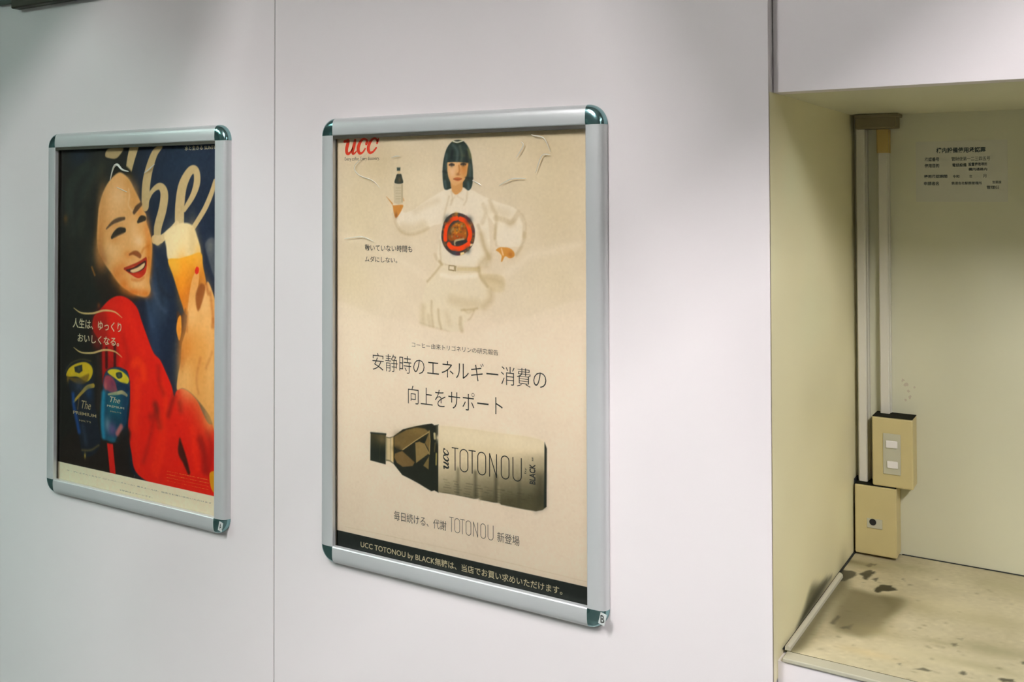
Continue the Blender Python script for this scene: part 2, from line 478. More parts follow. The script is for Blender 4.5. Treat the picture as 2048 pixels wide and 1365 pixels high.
def cover_sheet(parent, x0, x1, z0, z1, seed):
    r = np.random.RandomState(seed)
    nx, nz = 130, 180
    X, Z = np.meshgrid(np.linspace(x0, x1, nx), np.linspace(z0, z1, nz))
    H = np.zeros_like(X)
    f = (Z - z0) / (z1 - z0)
    env = np.clip((f - 0.60) / 0.25, 0, 1) ** 1.5 * np.clip((1 - f) / 0.04, 0, 1)
    env = env * np.clip((X - x0) / 0.05, 0, 1) * np.clip((x1 - X) / 0.05, 0, 1)
    for k in range(14):
        a = r.uniform(0, math.pi); L = r.uniform(0.045, 0.13)
        H += np.sin((X * math.cos(a) + Z * math.sin(a)) * 2 * math.pi / L + r.uniform(0, 6.28)) * L
    H = (H / np.abs(H).max() + 0.5) * 0.0012 * env
    H += 0.0002 * np.sin(X * 21 + 1) * np.sin(Z * 14 + seed)
    co = np.stack([X, YCOV - 0.0002 - np.maximum(H, -0.0012), Z], -1).reshape(-1, 3)
    idx = np.arange(nx * nz).reshape(nz, nx)
    q = np.stack([idx[:-1, :-1], idx[:-1, 1:], idx[1:, 1:], idx[1:, :-1]], -1).reshape(-1, 4)
    return mesh_obj('cover_sheet', co, [tuple(int(i) for i in f_) for f_ in q], COVER, parent, True)
def glint_crease(parent, px, wd, seed):
    """a raised ridge on the clear film, coloured white as a lamp reflection, following a line"""
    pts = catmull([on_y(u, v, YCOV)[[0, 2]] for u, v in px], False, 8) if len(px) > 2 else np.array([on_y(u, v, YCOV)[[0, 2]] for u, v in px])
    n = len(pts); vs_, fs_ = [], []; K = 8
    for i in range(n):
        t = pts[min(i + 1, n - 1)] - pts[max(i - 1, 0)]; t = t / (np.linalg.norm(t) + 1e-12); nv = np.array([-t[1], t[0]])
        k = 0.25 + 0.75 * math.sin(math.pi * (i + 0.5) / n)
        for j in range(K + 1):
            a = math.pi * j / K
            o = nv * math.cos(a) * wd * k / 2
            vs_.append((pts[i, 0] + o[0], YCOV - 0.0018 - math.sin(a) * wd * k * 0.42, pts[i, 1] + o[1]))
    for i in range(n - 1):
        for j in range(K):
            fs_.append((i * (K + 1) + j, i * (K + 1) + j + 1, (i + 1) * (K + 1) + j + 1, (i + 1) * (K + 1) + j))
    return mesh_obj('film_glint_crease', vs_, fs_, FILM_GLINT, parent, True)
GLINTS_U = [[(784, 315.7), (793, 312.9), (801.6, 312.4)], [(737, 306), (711, 332), (719, 350), (746, 361), (761, 376)], [(1043, 284), (1047.5, 291.6), (1034, 315.5)], [(1063, 269), (1068.7, 271.5), (1088.8, 277), (1102.4, 304.5)],
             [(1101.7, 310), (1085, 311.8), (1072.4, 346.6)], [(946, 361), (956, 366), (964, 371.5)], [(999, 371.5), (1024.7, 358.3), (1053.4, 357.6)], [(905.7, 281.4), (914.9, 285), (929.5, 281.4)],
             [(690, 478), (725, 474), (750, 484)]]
GLINTS_L = [[(221.8, 361), (228.6, 335.6), (236.5, 329.8), (246, 339.5), (259, 343.5)], [(290, 346.4), (301, 337.6), (310.8, 328.8)], [(234.5, 374.7), (246, 380), (256, 384.5)]]
def snap_frame(label, x0, z0, seed, mark, mark_px):
    x1, z1 = x0 + FW_, z0 + FH_
    t = thing('poster_holder', label, 'poster holder', 'aluminium snap holders on the wall')
    rail(t, x0 + RW, z0, 1, 0, 0, 1, FW_ - 2 * RW); rail(t, x0 + RW, z1, 1, 0, 0, -1, FW_ - 2 * RW)
    rail(t, x0, z0 + RW, 0, 1, 1, 0, FH_ - 2 * RW); rail(t, x1, z0 + RW, 0, 1, -1, 0, FH_ - 2 * RW)
    for sx, sz in ((-1, -1), (1, -1), (-1, 1), (1, 1)):
        cap(t, (x0 + RW) if sx < 0 else (x1 - RW), (z0 + RW) if sz < 0 else (z1 - RW), sx, sz)
    box('backing_board', x0 + 0.013, x1 - 0.013, -0.0018, -0.0002, z0 + 0.013, z1 - 0.013, BACKING, t)
    cs = cover_sheet(t, x0 + 0.0295, x1 - 0.0295, z0 + 0.0295, z1 - 0.0295, seed)
    for i, c in enumerate(GLINTS_U if mark == 'B' else GLINTS_L):
        glint_crease(cs, c, 0.0019 if mark == 'B' else (0.0055, 0.0035, 0.002)[i], i)
    box('gasket_shade', x0 + RW, x1 - RW, -0.0132, -0.0100, z1 - RW - 0.0060, z1 - RW - 0.0001, GASKET_SHADE, t)  # dark edge strip, also standing in for the top rail's shadow on the poster
    box('gasket_shade', x0 + RW + 0.0001, x0 + RW + 0.0016, -0.0062, -0.0044, z0 + RW, z1 - RW - 0.0062, GASKET_SHADE, t)
    # small paper tag with a letter on the lower right corner piece
    c = on_y(mark_px[0], mark_px[1], -0.0152)
    ang = math.radians(-14)
    hw, hh = 0.0050, 0.0085
    vs_ = []
    for y in (-0.0150, -0.0154):
        for (a, b) in ((-hw, -hh), (hw, -hh), (hw, hh), (-hw, hh)):
            vs_.append((c[0] + a * math.cos(ang) - b * math.sin(ang), y, c[2] + a * math.sin(ang) + b * math.cos(ang)))
    st = mesh_obj('sticker', vs_, [(0, 3, 2, 1), (4, 5, 6, 7), (0, 1, 5, 4), (1, 2, 6, 5), (2, 3, 7, 6), (3, 0, 4, 7)], STICKER, t)
    lettering(mark, None, -0.0156, INK, st, 0.012, rect=(c[0] - 0.003, c[0] + 0.003, c[2] - 0.0055, c[2] + 0.0055))
    return t
INK = mat('black_ink', (0.022, 0.025, 0.022, 1), 0.6)
GREY_INK = mat('grey_ink', (0.10, 0.095, 0.075, 1), 0.6)
RED_INK = mat('red_ink', (0.66, 0.035, 0.006, 1), 0.5)
CREAM_INK = mat('cream_ink', (0.70, 0.62, 0.38, 1), 0.5)
GOLD_INK = mat('gold_ink', (0.50, 0.40, 0.20, 1), 0.5)
FAINT_INK = mat('faint_blue_ink', (0.17, 0.18, 0.18, 1), 0.6)
ORANGE_INK = mat('orange_ink', (0.85, 0.33, 0.05, 1), 0.6)
PRINT = paint_mat('printed_paper', 0.55, 0.25)

UX, UZ = 0.0023, -0.3760
LX, LZ = -0.7723, -0.3760
snap_frame('aluminium snap-open holder with chrome corners around the beige coffee poster', UX, UZ, 5, 'B', (1205, 1239))
snap_frame('aluminium snap-open holder with chrome corners around the red and navy beer poster', LX, LZ, 9, 'A', (441, 1054))

def conv_wall(u, v):
    p = on_y(u, v, YS); return (p[0] * 1000, p[2] * 1000)
def place_wall(a, b): return np.c_[a / 1000, np.full(len(a), YS), b / 1000]
def crop(x0, y0, s): return lambda X, Y: (x0 + X / s, y0 + Y / s)

# ================================================================== the beige coffee poster
poster = thing('poster', 'beige advertising poster with black-haired figure in white and a bottle lying sideways', 'poster', 'posters in snap holders')
sx0, sz0 = (UX + 0.0145) * 1000, (UZ + 0.0145) * 1000
P = Print(sx0, sx0 + 516, sz0, sz0 + 731, 1.0, conv_wall, (226, 204, 170))
ua, ub = crop(760, 260, 6.012), crop(760, 440, 6.012)
uc, ud, ue = crop(720, 830, 7.585), crop(870, 850, 7.183), crop(860, 410, 11.375)
def Q(f, *pts): return [f(*p) for p in pts]
# studio backdrop and the pale sweep of ground under the figure
P.poly([(640, 220), (1240, 180), (1240, 640), (640, 640)], (208, 188, 150), 10, 1, False, ((900, 240), (900, 640), (222, 201, 166)))
for (x, y, rx, ry, c, o) in [(760, 330, 60, 40, (196, 174, 130), .6), (1090, 300, 60, 50, (194, 172, 128), .6), (830, 380, 70, 50, (218, 199, 160), .6), (1060, 350, 60, 50, (214, 194, 155), .6),
                             (1120, 420, 60, 70, (205, 184, 140), .5), (720, 430, 60, 60, (208, 188, 144), .5), (700, 560, 60, 50, (214, 193, 148), .5), (1110, 560, 60, 50, (218, 198, 156), .5), (980, 260, 80, 20, (198, 178, 135), .5)]:
    P.blob((x, y), rx, ry, c, o)
P.poly([(660, 606), (760, 634), (860, 656), (930, 666), (990, 655), (1060, 632), (1200, 600), (1260, 720), (640, 720)], (229, 208, 174), 4, .55, True)
P.poly([(640, 690), (1240, 690), (1240, 1280), (640, 1200)], (230, 208, 174), 20, .9, False)
P.stroke(Q(ub, (2400, 300), (2040, 380), (1800, 430), (1640, 560), (1480, 660)), 8, (230, 211, 178), 9, .55)
P.stroke([(690, 476), (740, 484), (800, 520), (860, 560)], 7, (228, 209, 175), 9, .45)
# clothes
cl = (226, 209, 177)
P.poly(Q(ua, (820, 725), (640, 800), (480, 900), (400, 960), (290, 995), (262, 945), (200, 1000), (160, 1010), (190, 1130), (260, 1220), (370, 1252), (500, 1220), (640, 1150), (760, 1090)), cl, 1.5, .9)
P.poly(Q(ua, (1090, 740), (1250, 800), (1450, 880), (1600, 930), (1700, 1020), (1745, 1120), (1740, 1320), (1700, 1400), (1400, 1380), (1380, 1150)), cl, 1.5, .9)
P.poly(Q(ua, (820, 720), (1080, 720), (1220, 830), (1300, 1100), (1320, 1560), (1240, 1640), (740, 1640), (690, 1500), (740, 1150), (760, 900)), (224, 207, 174), 1.5, .95)
P.poly(Q(ub, (735, 540), (640, 650), (560, 770), (525, 900), (500, 1040), (480, 1240), (640, 1290), (740, 1312), (830, 1340), (990, 1340), (1010, 1250), (1050, 1200), (1130, 1085), (1270, 1050), (1340, 900), (1330, 800), (1280, 700), (1190, 590)), (222, 203, 166), 2.0, .9)
P.poly(Q(ub, (1200, 660), (1420, 660), (1500, 720), (1480, 860), (1340, 850), (1240, 720)), (208, 185, 138), 2.5, .7)
sh = (178, 150, 98)
for pts, wd, op in [
    ([(165, 1010), (195, 1130), (260, 1222), (370, 1255), (500, 1222), (580, 1180)], 5, .45), ([(280, 1180), (400, 1190), (520, 1150)], 16, .30), ([(420, 980), (560, 900), (700, 850)], 8, .25),
    ([(830, 800), (800, 920), (770, 1050), (750, 1300)], 2.5, .5), ([(860, 740), (870, 840), (850, 900)], 2.2, .5), ([(1050, 740), (1040, 840), (1010, 900)], 2.2, .5), ([(860, 740), (905, 790), (850, 860)], 2, .35), ([(985, 735), (930, 790), (1000, 840)], 2, .35),
    ([(1180, 1150), (1220, 1280), (1250, 1400), (1310, 1540)], 5, .5), ([(1240, 900), (1270, 1000), (1230, 1120)], 6, .35), ([(1320, 850), (1360, 950), (1400, 1050), (1380, 1300)], 5, .45),
    ([(1390, 1060), (1480, 1080), (1580, 1110), (1660, 1000)], 7, .5), ([(1560, 1130), (1600, 1110)], 8, .4), ([(1700, 1030), (1735, 1130), (1735, 1280)], 6, .45), ([(1330, 950), (1420, 980), (1520, 1000)], 14, .22)]:
    P.stroke(Q(ua, *pts), wd * (1.0 if wd > 7 else 1.2), sh, 7 if wd > 7 else 2.4, op * (.9 if wd > 7 else .7))
for pts, wd, op in [
    ([(720, 250), (725, 400), (735, 520)], 3, .5), ([(715, 500), (745, 535)], 4, .8), ([(735, 540), (660, 640), (570, 740)], 3.5, .75), ([(660, 420), (690, 480), (720, 510)], 5, .4),
    ([(1220, 180), (1260, 330), (1310, 430), (1280, 540)], 9, .5), ([(1300, 440), (1230, 500), (1180, 590)], 8, .6), ([(1390, 60), (1385, 200), (1400, 300)], 3.5, .45), ([(1735, 160), (1715, 290), (1640, 420)], 5, .6),
    ([(760, 530), (900, 560), (1060, 570), (1190, 575)], 1.8, .5), ([(830, 600), (980, 625), (1190, 620)], 1.8, .5), ([(1190, 580), (1210, 690), (1290, 800)], 5, .7),
    ([(1330, 860), (1330, 950), (1250, 1040)], 10, .5), ([(1170, 1065), (1090, 1080), (980, 1085)], 3, .8), ([(1130, 1085), (1060, 1120), (1010, 1080)], 2.5, .5),
    ([(860, 960), (1000, 1000), (1160, 1010)], 16, .28), ([(620, 980), (620, 1120), (640, 1280)], 4, .55), ([(700, 1080), (710, 1200), (735, 1305)], 4, .6), ([(520, 1040), (515, 1150), (520, 1230)], 8, .4), ([(580, 1150), (600, 1270)], 6, .35),
    ([(970, 1180), (965, 1260), (985, 1335)], 6, .55), ([(1060, 1205), (1090, 1180), (1130, 1100)], 2.5, .55), ([(1250, 700), (1380, 720), (1460, 760)], 8, .35), ([(480, 1235), (640, 1290), (830, 1342)], 2.2, .35), ([(800, 1120), (830, 1250)], 8, .25)]:
    P.stroke(Q(ub, *pts), wd * (1.0 if wd > 7 else 1.1), sh, 7 if wd > 7 else 2.4, op * (.9 if wd > 7 else .7))
P.stroke(Q(ub, (830, 550), (895, 555), (893, 612), (828, 600), (830, 550)), 1.6, (132, 108, 62), .8, .9, False)
P.stroke(Q(ub, (910, 560), (908, 612)), 2, (132, 108, 62), .8, .8)
P.poly(Q(ub, (925, 572), (1175, 575), (1180, 615), (925, 612)), (196, 170, 112), 1, .6, False)
P.stroke(Q(ub, (740, 660), (900, 690), (1150, 670)), 8, (232, 214, 182), 3, .8)
# raised bottle and hand
P.poly(Q(ua, (75, 800), (150, 880), (160, 908), (272, 902), (266, 952), (222, 1030), (186, 1056), (163, 985), (150, 910), (110, 850)), (190, 122, 46), 1.0, .95)
P.blob(ua(195, 1030), 3, 5, (120, 70, 30), .7)
P.stroke(Q(ua, (272, 820), (285, 850)), 3, (196, 140, 80), 1, .7)
P.poly(Q(ua, (163, 645), (276, 645), (276, 880), (225, 895), (168, 880)), (196, 178, 140), .9, 1, False)
P.stroke(Q(ua, (265, 660), (265, 860)), 2.5, (156, 136, 96), 1.2, .6)
for yy in (700, 730, 760, 800, 830): P.stroke(Q(ua, (190, yy), (250, yy)), .8, (150, 132, 96), .6, .5)
P.poly(Q(ua, (178, 640), (190, 570), (208, 530), (252, 530), (266, 570), (274, 640)), (52, 56, 44), .9)
P.blob(ua(235, 600), 3, 4, (96, 80, 50), .7)
P.poly(Q(ua, (210, 490), (240, 490), (245, 530), (210, 530)), (206, 178, 128), .8, 1, False)
P.poly(Q(ua, (202, 452), (245, 452), (243, 492), (204, 492)), (48, 62, 52), .9, 1, False)
# right hand on hip
P.poly(Q(ub, (1395, 365), (1430, 335), (1480, 330), (1560, 342), (1612, 390), (1612, 440), (1560, 462), (1505, 440), (1470, 500), (1455, 495), (1462, 435), (1430, 392)), (202, 136, 52), 1, .95)
P.stroke(Q(ub, (1460, 350), (1480, 420)), 2.5, (226, 190, 140), 1, .8)
P.blob(ub(1570, 415), 5, 5, (170, 96, 26), .6)
# head
P.poly(Q(ua, (930, 122), (862, 145), (802, 225), (766, 350), (752, 480), (755, 600), (770, 700), (800, 722), (850, 705), (900, 690), (1000, 690), (1060, 728), (1104, 680), (1118, 560), (1112, 420), (1090, 280), (1050, 185), (995, 132)), (40, 52, 44), 1.2)
P.poly(Q(ua, (815, 385), (930, 380), (1052, 388), (1050, 480), (1034, 570), (992, 640), (988, 715), (945, 762), (908, 776), (868, 735), (850, 640), (822, 560), (808, 470)), (212, 160, 98), 1.1)
P.poly(Q(ua, (850, 640), (905, 672), (990, 632), (988, 715), (945, 762), (908, 776), (866, 735)), (196, 138, 72), 1.5, .75)
P.blob(ua(1012, 460), 8, 14, (190, 116, 44), .7); P.blob(ua(870, 500), 8, 12, (226, 184, 132), .8); P.blob(ua(925, 420), 5, 9, (222, 176, 120), .6)
P.stroke(Q(ua, (948, 430), (955, 490), (940, 525)), 3, (176, 108, 48), 1.2, .65)
P.blob(ua(938, 535), 4, 2.2, (150, 92, 42), .7)
P.poly(Q(ua, (880, 590), (930, 570), (985, 588), (935, 615)), (176, 88, 42), 1, .85); P.stroke(Q(ua, (885, 592), (935, 594), (982, 590)), 1.1, (116, 58, 34), .6, .8)
for ex, ey in ((862, 418), (1002, 412)):
    P.stroke(Q(ua, (ex - 26, ey + 2), (ex, ey - 6), (ex + 26, ey + 2)), 3.2, (64, 50, 38), 1, .9); P.blob(ua(ex, ey + 4), 2.8, 2.8, (44, 38, 32), .9)
P.poly(Q(ua, (800, 385), (830, 330), (930, 320), (1030, 330), (1062, 392), (930, 384)), (36, 48, 42), 1.2)
for pts, c, o in [([(880, 180), (930, 260), (925, 370)], (86, 100, 88), .55), ([(960, 200), (985, 300), (975, 375)], (104, 112, 84), .45), ([(1060, 240), (1090, 330)], (140, 130, 70), .5), ([(800, 300), (790, 460)], (70, 88, 80), .6), ([(1085, 430), (1080, 560)], (72, 92, 84), .6), ([(780, 620), (790, 690)], (84, 104, 96), .6), ([(1060, 640), (1065, 700)], (78, 98, 90), .6), ([(870, 260), (860, 330)], (20, 28, 26), .7), ([(1040, 260), (1045, 380)], (24, 30, 26), .7)]:
    P.stroke(Q(ua, *pts), 5, c, 2.5, o)
P.stroke(Q(ua, (760, 500), (800, 512)), 3, (24, 30, 28), 2, .6); P.stroke(Q(ua, (1030, 575), (1112, 580)), 3, (24, 30, 28), 2, .6)
P.stroke(Q(ua, (880, 140), (930, 150), (985, 135)), 2.5, (196, 186, 110), 1, .8)
# round badge on the shirt
P.poly(Q(ue, (600, 180), (780, 220), (930, 350), (1010, 520), (1020, 700), (985, 880), (880, 1030), (690, 1145), (520, 1130), (380, 1030), (290, 880), (258, 720), (285, 520), (340, 350), (470, 220)), (62, 52, 46), 1)
P.poly(Q(ue, (620, 400), (760, 430), (830, 560), (820, 760), (640, 800), (440, 800), (420, 640), (480, 500)), (160, 92, 22), 2)
for pts, wd in [([(605, 300), (500, 330), (400, 450), (352, 610), (350, 790)], 7.6), ([(690, 320), (810, 380), (890, 540), (915, 680), (890, 790)], 8), ([(430, 900), (500, 975), (650, 1000), (790, 950), (880, 890)], 8)]:
    P.stroke(Q(ue, *pts), wd, (232, 66, 8), .9)
for p, rx, ry, c, o in [((460, 600), 4, 7, (60, 62, 50), .9), ((520, 600), 4, 3, (168, 156, 110), .8), ((740, 480), 6, 5, (196, 126, 10), .9), ((740, 530), 4, 5, (112, 52, 24), .8), ((600, 600), 9, 5, (190, 112, 14), .7), ((660, 740), 11, 5, (168, 68, 14), .8), ((480, 740), 6, 6, (130, 66, 18), .7), ((920, 460), 4, 4, (198, 130, 30), .8), ((600, 210), 4, 3, (196, 132, 30), .8), ((400, 330), 6, 6, (56, 58, 46), .9), ((890, 350), 6, 6, (54, 54, 46), .9), ((560, 1090), 6, 4, (60, 66, 70), .9), ((860, 1030), 5, 5, (64, 72, 62), .9)]:
    P.blob(ue(*p), rx, ry, c, o)
rs = np.random.RandomState(17)
for i in range(46):
    a_, r_ = rs.uniform(0, 6.28), rs.uniform(0, 200)
    P.blob(ue(630 + r_ * math.cos(a_), 600 + r_ * math.sin(a_) * 1.1), rs.uniform(.9, 2.2), rs.uniform(.9, 2.2), [(110, 56, 22), (214, 140, 26), (70, 60, 40), (190, 80, 20), (150, 130, 80)][i % 5], .8)
for i in range(40):
    a_ = rs.uniform(0, 6.28)
    P.blob(ue(640 + 350 * math.cos(a_), 665 + 450 * math.sin(a_)), 2.2, 2.2, [(120, 76, 40), (44, 46, 44), (90, 40, 50), (150, 100, 40)][i % 4], .7)
P.stroke(Q(ue, (570, 900), (570, 830), (640, 800), (760, 790)), 3.5, (172, 158, 116), 1, .9); P.stroke(Q(ue, (600, 880), (680, 845), (800, 830)), 4.5, (48, 48, 42), 1, .95)
P.poly(Q(ue, (690, 1090), (770, 1070), (790, 1110), (690, 1160)), (226, 196, 128), .8, 1, False); P.poly(Q(ue, (910, 900), (960, 880), (980, 910), (920, 950)), (224, 192, 136), .8, 1, False)
# big bottle
P.poly(Q(uc, (160, 268), (395, 290), (390, 755), (155, 692)), (74, 66, 40), .8, 1, False, (uc(280, 300), uc(270, 560), (34, 38, 28)))
P.blob(uc(330, 370), 9, 8, (126, 106, 66), .6); P.stroke(Q(uc, (300, 400), (298, 700)), 1.2, (78, 72, 46), .8, .5); P.stroke(Q(uc, (165, 275), (390, 295)), 3, (40, 48, 40), 1, .8)
P.poly(Q(uc, (396, 330), (440, 348), (505, 330), (505, 742), (440, 708), (396, 690)), (206, 182, 132), .8, 1, False)
for x_, c_, o_ in ((405, (120, 108, 70), .8), (465, (156, 134, 88), .8), (487, (226, 196, 140), .9), (505, (214, 160, 60), .9)): P.stroke(Q(uc, (x_, 350), (x_, 700)), 1.4, c_, .7, o_)
P.stroke(Q(uc, (400, 340), (445, 350), (500, 335)), 1.6, (90, 84, 60), .7, .8); P.stroke(Q(uc, (400, 690), (450, 700), (500, 735)), 2, (84, 78, 54), .8, .7)
P.poly(Q(uc, (508, 325), (650, 222), (820, 180), (960, 152), (1090, 135), (1130, 160), (1192, 148), (1192, 1186), (1130, 1150), (1080, 1162), (880, 1040), (760, 975), (640, 915), (508, 746)), (36, 38, 27), .8, 1, False)
P.poly(Q(uc, (520, 335), (700, 232), (860, 198), (980, 212), (1050, 262), (830, 405), (640, 540), (560, 520), (520, 480)), (118, 94, 50), 1.0, 1, False)
P.blob(uc(600, 330), 12, 8, (104, 84, 46), .6); P.blob(uc(880, 250), 16, 6, (134, 108, 56), .7); P.blob(uc(560, 520), 8, 5, (46, 44, 28), .8)
P.poly(Q(uc, (640, 550), (740, 640), (830, 722), (800, 778), (650, 792), (560, 730), (520, 650), (530, 590)), (118, 92, 50), 1.0, 1, False)
P.poly(Q(uc, (640, 545), (835, 415), (835, 722)), (44, 42, 26), .8, 1, False)
P.poly(Q(uc, (838, 425), (900, 408), (975, 440), (1050, 585), (850, 735)), (142, 116, 66), 1.0, 1, False)
P.poly(Q(uc, (985, 430), (1048, 270), (1060, 560)), (120, 96, 52), 1, 1, False)
P.poly(Q(uc, (870, 392), (1000, 298), (1020, 318), (920, 408)), (46, 44, 26), .8, 1, False)
P.poly(Q(uc, (1048, 630), (1040, 832), (960, 772)), (122, 100, 54), .8, 1, False)
P.stroke(Q(uc, (650, 530), (840, 395), (1050, 260)), 1.6, (182, 152, 92), .7, .9, False); P.stroke(Q(uc, (1050, 245), (1062, 400), (1050, 600)), 2, (176, 144, 80), .8, .8, False); P.stroke(Q(uc, (975, 440), (1048, 588)), 1.3, (170, 142, 84), .7, .7, False)
P.stroke(Q(uc, (1130, 290), (1135, 360)), 4, (208, 186, 130), 1.3, .9); P.stroke(Q(uc, (1158, 590), (1155, 760)), 2.2, (186, 164, 84), 1, .9); P.stroke(Q(uc, (1140, 430), (1130, 560)), 2, (110, 92, 50), 1, .7)
P.blob(uc(1178, 350), 2.5, 4, (214, 192, 146), .9)
P.poly(Q(ud, (48, 12), (400, 42), (870, 112), (1300, 166), (1480, 205), (1560, 245), (1590, 300), (1606, 340), (1602, 1180), (1545, 1228), (1450, 1246), (1270, 1216), (950, 1152), (920, 1118), (850, 1122), (650, 1082), (630, 1060), (560, 1068), (300, 1012), (48, 972)), (220, 198, 154), .8, 1, False, (ud(700, 470), ud(850, 1130), (84, 77, 50)))
P.poly(Q(ud, (48, 12), (870, 112), (1480, 205), (1570, 260), (1570, 420), (48, 250)), (228, 208, 168), 8, .7, False)
for x_, o_ in ((330, .40), (580, .55), (875, .60), (1210, .30)):
    P.stroke(Q(ud, (x_, 640 + (x_ - 330) * .18), (x_, 980 + (x_ - 330) * .2)), 5, (58, 54, 36), 4, o_)
for x_ in (640, 915): P.stroke(Q(ud, (x_, 900), (x_ + 5, 1070 + (x_ - 640) * .16)), 4, (150, 136, 98), 3, .6)
P.poly(Q(ud, (1460, 700), (1570, 720), (1570, 1180), (1450, 1230)), (56, 52, 34), 10, .5, False)
P.poly(Q(ud, (1574, 250), (1600, 320), (1607, 345), (1602, 1180), (1562, 1205), (1570, 700)), (40, 44, 34), .8, 1, False)
for j in range(6):
    for i in range(9):
        xx = 130 + i * 150 + random.uniform(-20, 20); yy = 760 + j * 38 + xx * .19
        if xx < 1450: P.stroke(Q(ud, (xx, yy), (xx + random.uniform(50, 110), yy + 14)), 1.4, (70, 66, 44), .8, random.uniform(.15, .5))
# black strip along the bottom
bz = 0.5 * (on_y(675, 1060.5, YS)[2] + on_y(1173, 1173.5, YS)[2]) * 1000
P.col[P.BB < bz] = (38, 42, 36)
P.stroke([(690, 1054), (930, 1106), (1172, 1164)], .8, (204, 182, 140), .6, .6)
P.grain(1.2, 30, 3); P.grain(1.5, 3, 5)
P.col = np.clip(P.col * np.array([1.005, 1.03, 1.085]), 0, 252)
P.build('printed_sheet', place_wall, PRINT, poster, 1.16)
ucc_logo((687, 277.2, 758.5, 309.5), YL, RED_INK, poster)
lettering('Every coffee. Every discovery.', (689.6, 314.6, 759, 322.2), YL, GREY_INK, poster)
lettering('動いていない時間も', (729.7, 488.8, 824.5, 505.4), YL, INK, poster, 0.006)
lettering('ムダにしない。', (730, 512.4, 794.5, 526.6), YL, INK, poster, 0.006)
lettering('コーヒー由来トリゴネリンの研究報告', (823.6, 684.1, 996.3, 711.6), YL, INK, poster, -0.004)
lettering('安静時のエネルギー消費の', (744.9, 705.2, 1092.8, 779.9), YL, INK, poster, -0.010)
lettering('向上をサポート', (816, 770.5, 1005.2, 832.7), YL, INK, poster, -0.010)
thin_word((904.1, 895.9, 1042.6, 964.2), YL, INK, poster, 0.0016)
ucc_logo((886.0, 896.0, 898.2, 940.8), YL, INK, poster, True)
lettering('by', (1048.4, 935.6, 1053.6, 948.4), YL, GREY_INK, poster, 0, True)
lettering('BLACK', (1058.8, 928.0, 1071.0, 970.4), YL, INK, poster, 0.03, True)
lettering('無糖', (1063.4, 914.6, 1067.2, 923.4), YL, GREY_INK, poster, 0.01, True)
lettering('毎日続ける、代謝', (787.8, 1021.7, 892.6, 1062.7), YL, GREY_INK, poster, 0.0)
thin_word((899.2, 1034.9, 986.3, 1081.8), YL, GREY_INK, poster, 0.0010)
lettering('新登場', (994.4, 1064.2, 1039, 1093.5), YL, GREY_INK, poster, 0.0)
lettering('UCC TOTONOU by BLACK無糖は、当店でお買い求めいただけます。', (721.3, 1081.5, 1124.7, 1193.6), YL, CREAM_INK, poster, 0.008)

# ================================================================== the beer poster
beer = thing('poster', 'red and navy advertising poster with laughing woman lifting a glass of beer', 'poster', 'posters in snap holders')
sx0, sz0 = (LX + 0.0145) * 1000, (LZ + 0.0145) * 1000
P = Print(sx0, sx0 + 516, sz0, sz0 + 731, 1.25, conv_wall, (24, 30, 44))
za, zb, zc, zd = crop(80, 230, 5.1125), crop(80, 400, 5.1125), crop(80, 580, 5.1125), crop(80, 830, 5.1125)
NAVY = (25, 34, 52)
P.poly([(290, 240), (480, 230), (480, 1040), (290, 1000)], NAVY, 30, 1, False)
P.poly([(90, 240), (260, 240), (250, 1000), (90, 1000)], (27, 24, 18), 40, 1, False)
for p, rx, ry, c, o in [(za(400, 380), 40, 40, (26, 34, 48), .8), (za(1500, 450), 60, 40, (30, 44, 64), .6), (zb(1180, 950), 16, 60, (52, 66, 88), .7), (zb(1260, 1080), 12, 40, (66, 80, 98), .5), (zb(1150, 1250), 14, 30, (50, 68, 92), .6), (zc(1240, 160), 20, 30, (58, 72, 90), .5), (zc(1180, 560), 20, 50, (44, 58, 82), .6), (zb(1250, 1000), 10, 30, (22, 30, 44), .6), (zb(1650, 600), 12, 80, (26, 36, 58), .8), (zc(1300, 500), 18, 60, (24, 34, 54), .6)]:
    P.blob(p, rx, ry, c, o)
P.stroke(Q(zb, (1130, 800), (1170, 950), (1230, 1090), (1290, 1140)), 9, (64, 78, 98), 5, .55)
P.stroke(Q(zb, (1200, 720), (1230, 900), (1330, 1000)), 10, (26, 32, 44), 6, .6)
P.stroke(Q(zc, (1090, 90), (1120, 250), (1150, 380)), 10, (56, 74, 100), 6, .5)
P.poly(Q(zb, (1690, 440), (1790, 410), (1810, 800), (1770, 760), (1720, 600)), (86, 90, 94), 3, .8)
P.blob(zb(1740, 470), 9, 14, (120, 118, 112), .6)
# script lettering behind the figure
SC = (190, 164, 116)
P.poly(Q(za, (700, 345), (850, 335), (800, 430), (740, 450), (668, 425)), SC, 2, .9)
P.stroke(Q(za, (965, 320), (930, 450), (905, 580)), [26, 23, 18], SC, 1.5)
P.stroke(Q(za, (1235, 325), (1170, 400), (1115, 560), (1085, 720), (1075, 930)), [10, 18, 22, 24, 22], SC, 1.5)
P.stroke(Q(za, (1075, 930), (1140, 790), (1220, 730), (1270, 800), (1255, 960), (1205, 1150), (1200, 1290)), [12, 10, 14, 22, 23, 22, 18], SC, 1.5)
P.stroke(Q(za, (1475, 970), (1560, 830), (1605, 690), (1595, 575), (1535, 575), (1460, 720), (1430, 920), (1425, 1120)), [10, 14, 18, 17, 18, 24, 26, 26], SC, 1.5)
P.stroke(Q(za, (1570, 1150), (1680, 970), (1750, 810), (1790, 680)), [11, 12, 12, 10], SC, 1.5)
P.stroke(Q(zb, (1170, 405), (1240, 400), (1330, 310), (1400, 250)), [18, 16, 9, 14], (206, 180, 132), 1.5)
P.blob(zb(1215, 425), 9, 9, (206, 176, 126), .8)
